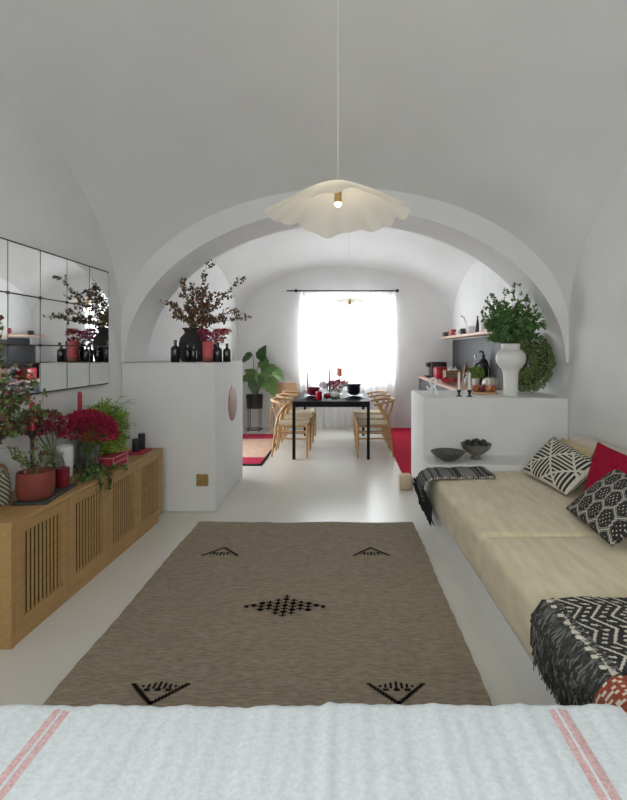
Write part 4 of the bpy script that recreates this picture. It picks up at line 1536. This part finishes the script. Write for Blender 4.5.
random.seed(14)
for k in range(16):
    c = Vector((rnd(-.06, .10), rnd(-.20, .22), rnd(.022, .05)))
    floret(b, c, .028, 26, .03, .022, [0, 0, 1], .9)
    s_.tube([(rnd(-.05, .05), rnd(-.1, .1), .004), c], .003, 4)
s_.build('stems', M['gstem'], hc)
b.build('blooms', [M['redenamel'], M['celosia2']], hc, smooth=False)
wb = thing('jug', 'small white jug with a round belly on the worktop', 'jug', (1.70, 6.92, KH))
MB().lathe([(.035, 0), (.05, .01), (.055, .05), (.04, .09), (.022, .12), (.024, .16), (.028, .17), (.022, .165), (.016, .12), (.03, .05), (.01, .02)], n=24).build('body', M['whitegloss'], wb)
MB().tube([(-.022, 0, .15), (-.06, 0, .14), (-.068, 0, .09), (-.05, 0, .05)], .006, 8).build('handle', M['whitegloss'], wb)
gbt = thing('bottle', 'tall clear glass bottle with steel cap on the kitchen worktop', 'bottle', (1.80, 6.90, KH))
MB().lathe([(.032, 0), (.036, .005), (.036, .24), (.015, .30), (.013, .37)], n=24).build('body', M['glass'], gbt)
MB().lathe([(.0155, .37), (.0155, .405), (.012, .41)], n=16).build('cap', M['steel'], gbt)
bbt = thing('soap_dispenser', 'tall black pump bottle against the dark splashback', 'bottle', (1.86, 6.72, KH))
MB().lathe([(.06, 0), (.065, .006), (.065, .30), (.05, .34), (.022, .36), (.022, .39), (.028, .39), (.028, .41), (.012, .41), (.012, .44)], n=24).build('body', M['black'], bbt)
MB().tube([(0, 0, .44), (-.03, 0, .455), (-.06, 0, .445)], [.014, .012, .008], 8).build('nozzle', M['black'], bbt)
fc = thing('tap', 'arched black kitchen tap beside the white pumpkin', 'tap', (1.88, 6.52, KH))
b = MB()
b.lathe([(.028, 0), (.028, .03), (.016, .04)], n=18)
b.tube([(0, 0, .03), (0, 0, .21)] + [(-.10 + .10 * math.cos(a), 0, .21 + .10 * math.sin(a)) for a in [PI * i / 14 for i in range(1, 15)]] + [(-.20, 0, .15)], .013, 10)
b.build('spout', M['black'], fc)
MB().tube([(0, .02, .06), (0, .06, .085)], .006, 8).build('lever', M['black'], fc)
ph = thing('potted_herb', 'round leafy green herb in a white tapered pot near the tap', 'plant', (1.66, 6.34, KH))
MB().lathe([(.032, 0), (.036, .004), (.050, .12), (.053, .125), (.047, .122), (.035, .03), (.005, .025)], n=24).build('pot', M['white'], ph)
lv, st = MB(), MB()
random.seed(19)
bush(lv, (0, 0, .185), .095, .095, .075, 800, .028, .02, 2, .5)
for k in range(10):
    st.tube([(0, 0, .02), (rnd(-.05, .05), rnd(-.05, .05), .2)], .002, 4)
st.build('stems', M['gstem'], ph)
lv.build('leaves', [M['green'], M['lgreen']], ph, smooth=False)
pk = thing('pumpkin', 'white ribbed pumpkin on the kitchen worktop next to the tall white vase', 'pumpkin', (1.76, 6.05, KH))
b = MB()
b.lathe([(.02, .004), (.06, 0), (.088, .025), (.10, .07), (.09, .115), (.06, .138), (.02, .13)], n=60, wob=lambda a: 1 + .06 * math.cos(10 * a) * 1)
b.build('flesh', M['pumpkin'], pk, angle=80)
MB().tube([(0, 0, .125), (.004, 0, .15), (.015, 0, .17)], [.012, .009, .008], 8).build('stalk', M['gstem'], pk)

# ------------------------------------------------------------------ plant on a stand in the dining room
ps = thing('plant_stand', 'slim black metal stand under the big-leaved plant', 'stand', (-1.59, 8.80, 0))
for zz in (.03, .405):
    b = MB()
    b.tube([(.135 * math.cos(2 * PI * i / 32), .135 * math.sin(2 * PI * i / 32), zz) for i in range(33)], .008, 6)
    b.build('ring', M['black'], ps)
for k in range(4):
    a = PI / 4 + PI / 2 * k
    MB().tube([(.135 * math.cos(a), .135 * math.sin(a), 0), (.135 * math.cos(a), .135 * math.sin(a), .41)], .008, 6).build('leg', M['black'], ps)
MB().box(-.13, .13, -.01, .01, .40, .41).box(-.01, .01, -.13, .13, .40, .41).build('crossbar', M['black'], ps, smooth=False)
pp = thing('potted_plant', 'plant with large glossy green leaves in a black pot on the stand', 'plant', (-1.59, 8.80, .414))
MB().lathe([(.12, 0), (.135, .006), (.148, .22), (.15, .225), (.138, .225), (.135, .19), (.005, .19)], n=32).build('pot', M['black'], pp)
MB().lathe([(.134, .192), (.10, .20), (.005, .205)], n=24).build('soil', M['soil'], pp)
random.seed(23)
o0 = Vector((-1.59, 8.80, .414))
leaves = [(246, 358, 8.75, (-1, 0, -.6), .26), (262, 353, 8.85, (.3, -.3, 1), .30), (255, 384, 8.5, (-.1, -.6, -.9), .36), (246, 378, 8.7, (-1, -.2, -.3), .26), (271, 386, 8.6, (.5, -.4, -1), .36), (274, 371, 8.8, (1, -.1, .1), .32), (268, 368, 9.0, (.6, .1, .5), .28), (262, 380, 8.55, (.3, -.6, -.8), .30), (250, 372, 8.9, (-.6, .1, .4), .24), (279, 376, 8.75, (1, 0, -.8), .26), (264, 362, 8.9, (.1, .1, 1), .26)]
s_ = MB()
for (px, py, Y, d, Ls) in leaves:
    c = at(px, py, Y) - o0
    d = Vector(d).normalized()
    base_ = c - d * Ls * .5
    s_.tube([(base_.x * .12, base_.y * .12, .19), (base_.x * .5, base_.y * .5, max(.35, base_.z * .85) if base_.z > .3 else .3), base_], [.008, .006, .004], 6)
    up = Vector((0, -.6, .8))
    sd = d.cross(up).normalized()
    nr = sd.cross(d).normalized()
    lb_ = MB()

    def lf(u, v, base_=base_, d=d, sd=sd, nr=nr, Ls=Ls):
        wd = Ls * .40 * (math.sin(PI * u ** .62) ** .8) * (1 + .08 * math.sin(u * 22))
        t = v * 2 - 1
        return base_ + d * Ls * u + sd * wd * t + nr * (.05 * abs(t) * wd * 4 - .18 * Ls * u * u)
    lb_.grid(lf, 14, 8)
    lb_.build('leaf', M['green'] if random.random() < .6 else M['dgreen'], pp, angle=180)
s_.build('stems', M['gstem'], pp)

# cream block by the partition
bk_ = thing('wooden_block', 'small cream round-edged block on floor at the kitchen partition corner', 'block', (.612, 5.12, 0))
MB().box(-.065, .065, -.065, .065, 0, .15, bev=.022).build('body', M['creamstone'], bk_)

# ------------------------------------------------------------------ table setting
def setting(x, y, labs, m1, m2, n):
    pm_ = MB().lathe([(.165, 0), (.165, .004)], n=32).build('placemat', M['slate'])
    pm_.location = (x, y, TH)
    tag(pm_, labs[0], 'placemat', 'round placemats')
    z = TH + .0045
    for k in range(2):
        t = MB().lathe([(.07, 0), (.085, .004), (.125, .018), (.128, .022), (.12, .021), (.08, .010), (.004, .009)], n=36).build('plate', m1)
        t.location = (x, y, z)
        tag(t, labs[1 + k], 'plate', 'stacked plates')
        z += .0175
    for k in range(n):
        t = MB().lathe([(.04, 0), (.05, .004), (.085, .035), (.098, .062), (.094, .062), (.08, .038), (.045, .012), (.004, .010)], n=32).build('bowl', m2)
        t.location = (x, y, z)
        tag(t, labs[3 + k], 'bowl', 'stacked bowls')
        z += .044


setting(-.44, 6.92, ['dark placemat under the maroon bowl stack', 'lowest navy plate under the maroon bowls', 'upper navy plate under the maroon bowls', 'lower maroon bowl of the stack', 'upper maroon bowl of the stack'], M['navy'], M['maroon'], 2)
setting(.125, 6.92, ['dark placemat under the navy bowl stack', 'lowest navy plate under the navy bowls', 'upper navy plate under the navy bowls', 'lowest navy bowl of the stack', 'middle navy bowl of the stack', 'topmost navy bowl of the stack'], M['navy'], M['navy'], 3)
gl = thing('tumbler', 'red glass tumbler beside the maroon bowl stack', 'glass', (-.352, 6.70, TH))
MB().lathe([(.035, 0), (.038, .004), (.044, .11), (.041, .11), (.035, .012), (.004, .010)], n=24).build('body', M['redenamel'], gl)


def wine(label, x, y):
    t = thing('wine_glass', label, 'glass', (x, y, TH), group='wine glasses on the table')
    MB().lathe([(.034, 0), (.034, .003), (.005, .008), (.004, .08), (.025, .10), (.038, .13), (.034, .175), (.032, .175), (.035, .13), (.02, .103), (.002, .095)], n=24).build('bowl', M['glass'], t)


wine('clear wine glass beside the red tumbler', -.20, 6.72)
wine('clear wine glass beside the navy bowl stack', -.07, 6.75)
wine('clear wine glass at far side of the maroon stack', -.30, 7.35)


def tstick(label, x, y, h, m, base):
    t = thing('candlestick', label, 'candle', (x, y, TH))
    MB().lathe([(.035, 0), (.035, .006), (.008, .012), (.007, base * .7), (.016, base * .85), (.016, base)], n=18).build('holder', M['black'], t)
    MB().lathe([(.011, base - .006), (.010, h - .012), (.002, h)], n=12).build('candle', m, t)


tstick('dark taper candle at the plant side of the dining table', -.565, 7.55, .33, M['slate'], .10)
tstick('dark taper candle rising over the middle of the dining table', -.222, 7.18, .40, M['slate'], .14)
tstick('slim red taper candle in front of the pink flowers', -.105, 7.05, .20, M['redwax'], .06)
pc = thing('candle', 'orange pillar candle on a tall thin stand above table flowers', 'candle', (-.085, 7.5, TH))
MB().lathe([(.05, 0), (.05, .006), (.008, .014), (.008, .265), (.045, .275), (.045, .285)], n=24).build('stand', M['steel'], pc)
MB().lathe([(.038, .285), (.040, .29), (.040, .39), (.037, .395), (.008, .39)], n=24).build('wax', M['orangewax'], pc)
cp = thing('flower_bunch', 'pink and white flowers filling a white bowl at the table centre', 'flowers', (-.155, 7.32, TH))
MB().lathe([(.04, 0), (.05, .006), (.09, .05), (.10, .08), (.095, .08), (.08, .05), (.04, .012), (.004, .01)], n=28).build('bowl', M['white'], cp)
b = MB()
random.seed(29)
for k in range(26):
    d = Vector((rnd(-1, 1), rnd(-1, 1), 0))
    c = Vector((d.x * .17, d.y * .15, .11 + rnd(0, .09) - .03 * d.length))
    floret(b, c, .036, 34, .034, .024, [[0], [1], [2], [0, 1]][k % 4], .8)
b.build('blooms', [M['pinkbloom'], M['paleflower'], M['orangebloom']], cp, smooth=False)
pkw = dup(pk, (-.14, 6.96, TH), 0, 'little white pumpkin among glasses on the dining table')
pkw.scale = (.62, .62, .62)
pkr = dup(pk, (-.255, 6.98, TH), 0, 'little crimson pumpkin among glasses on the dining table')
pkr.scale = (.42, .42, .42)
for ch in pkr.children:
    if ch.name.startswith('flesh'):
        ch.data = ch.data.copy()
        ch.data.materials[0] = M['redenamel']
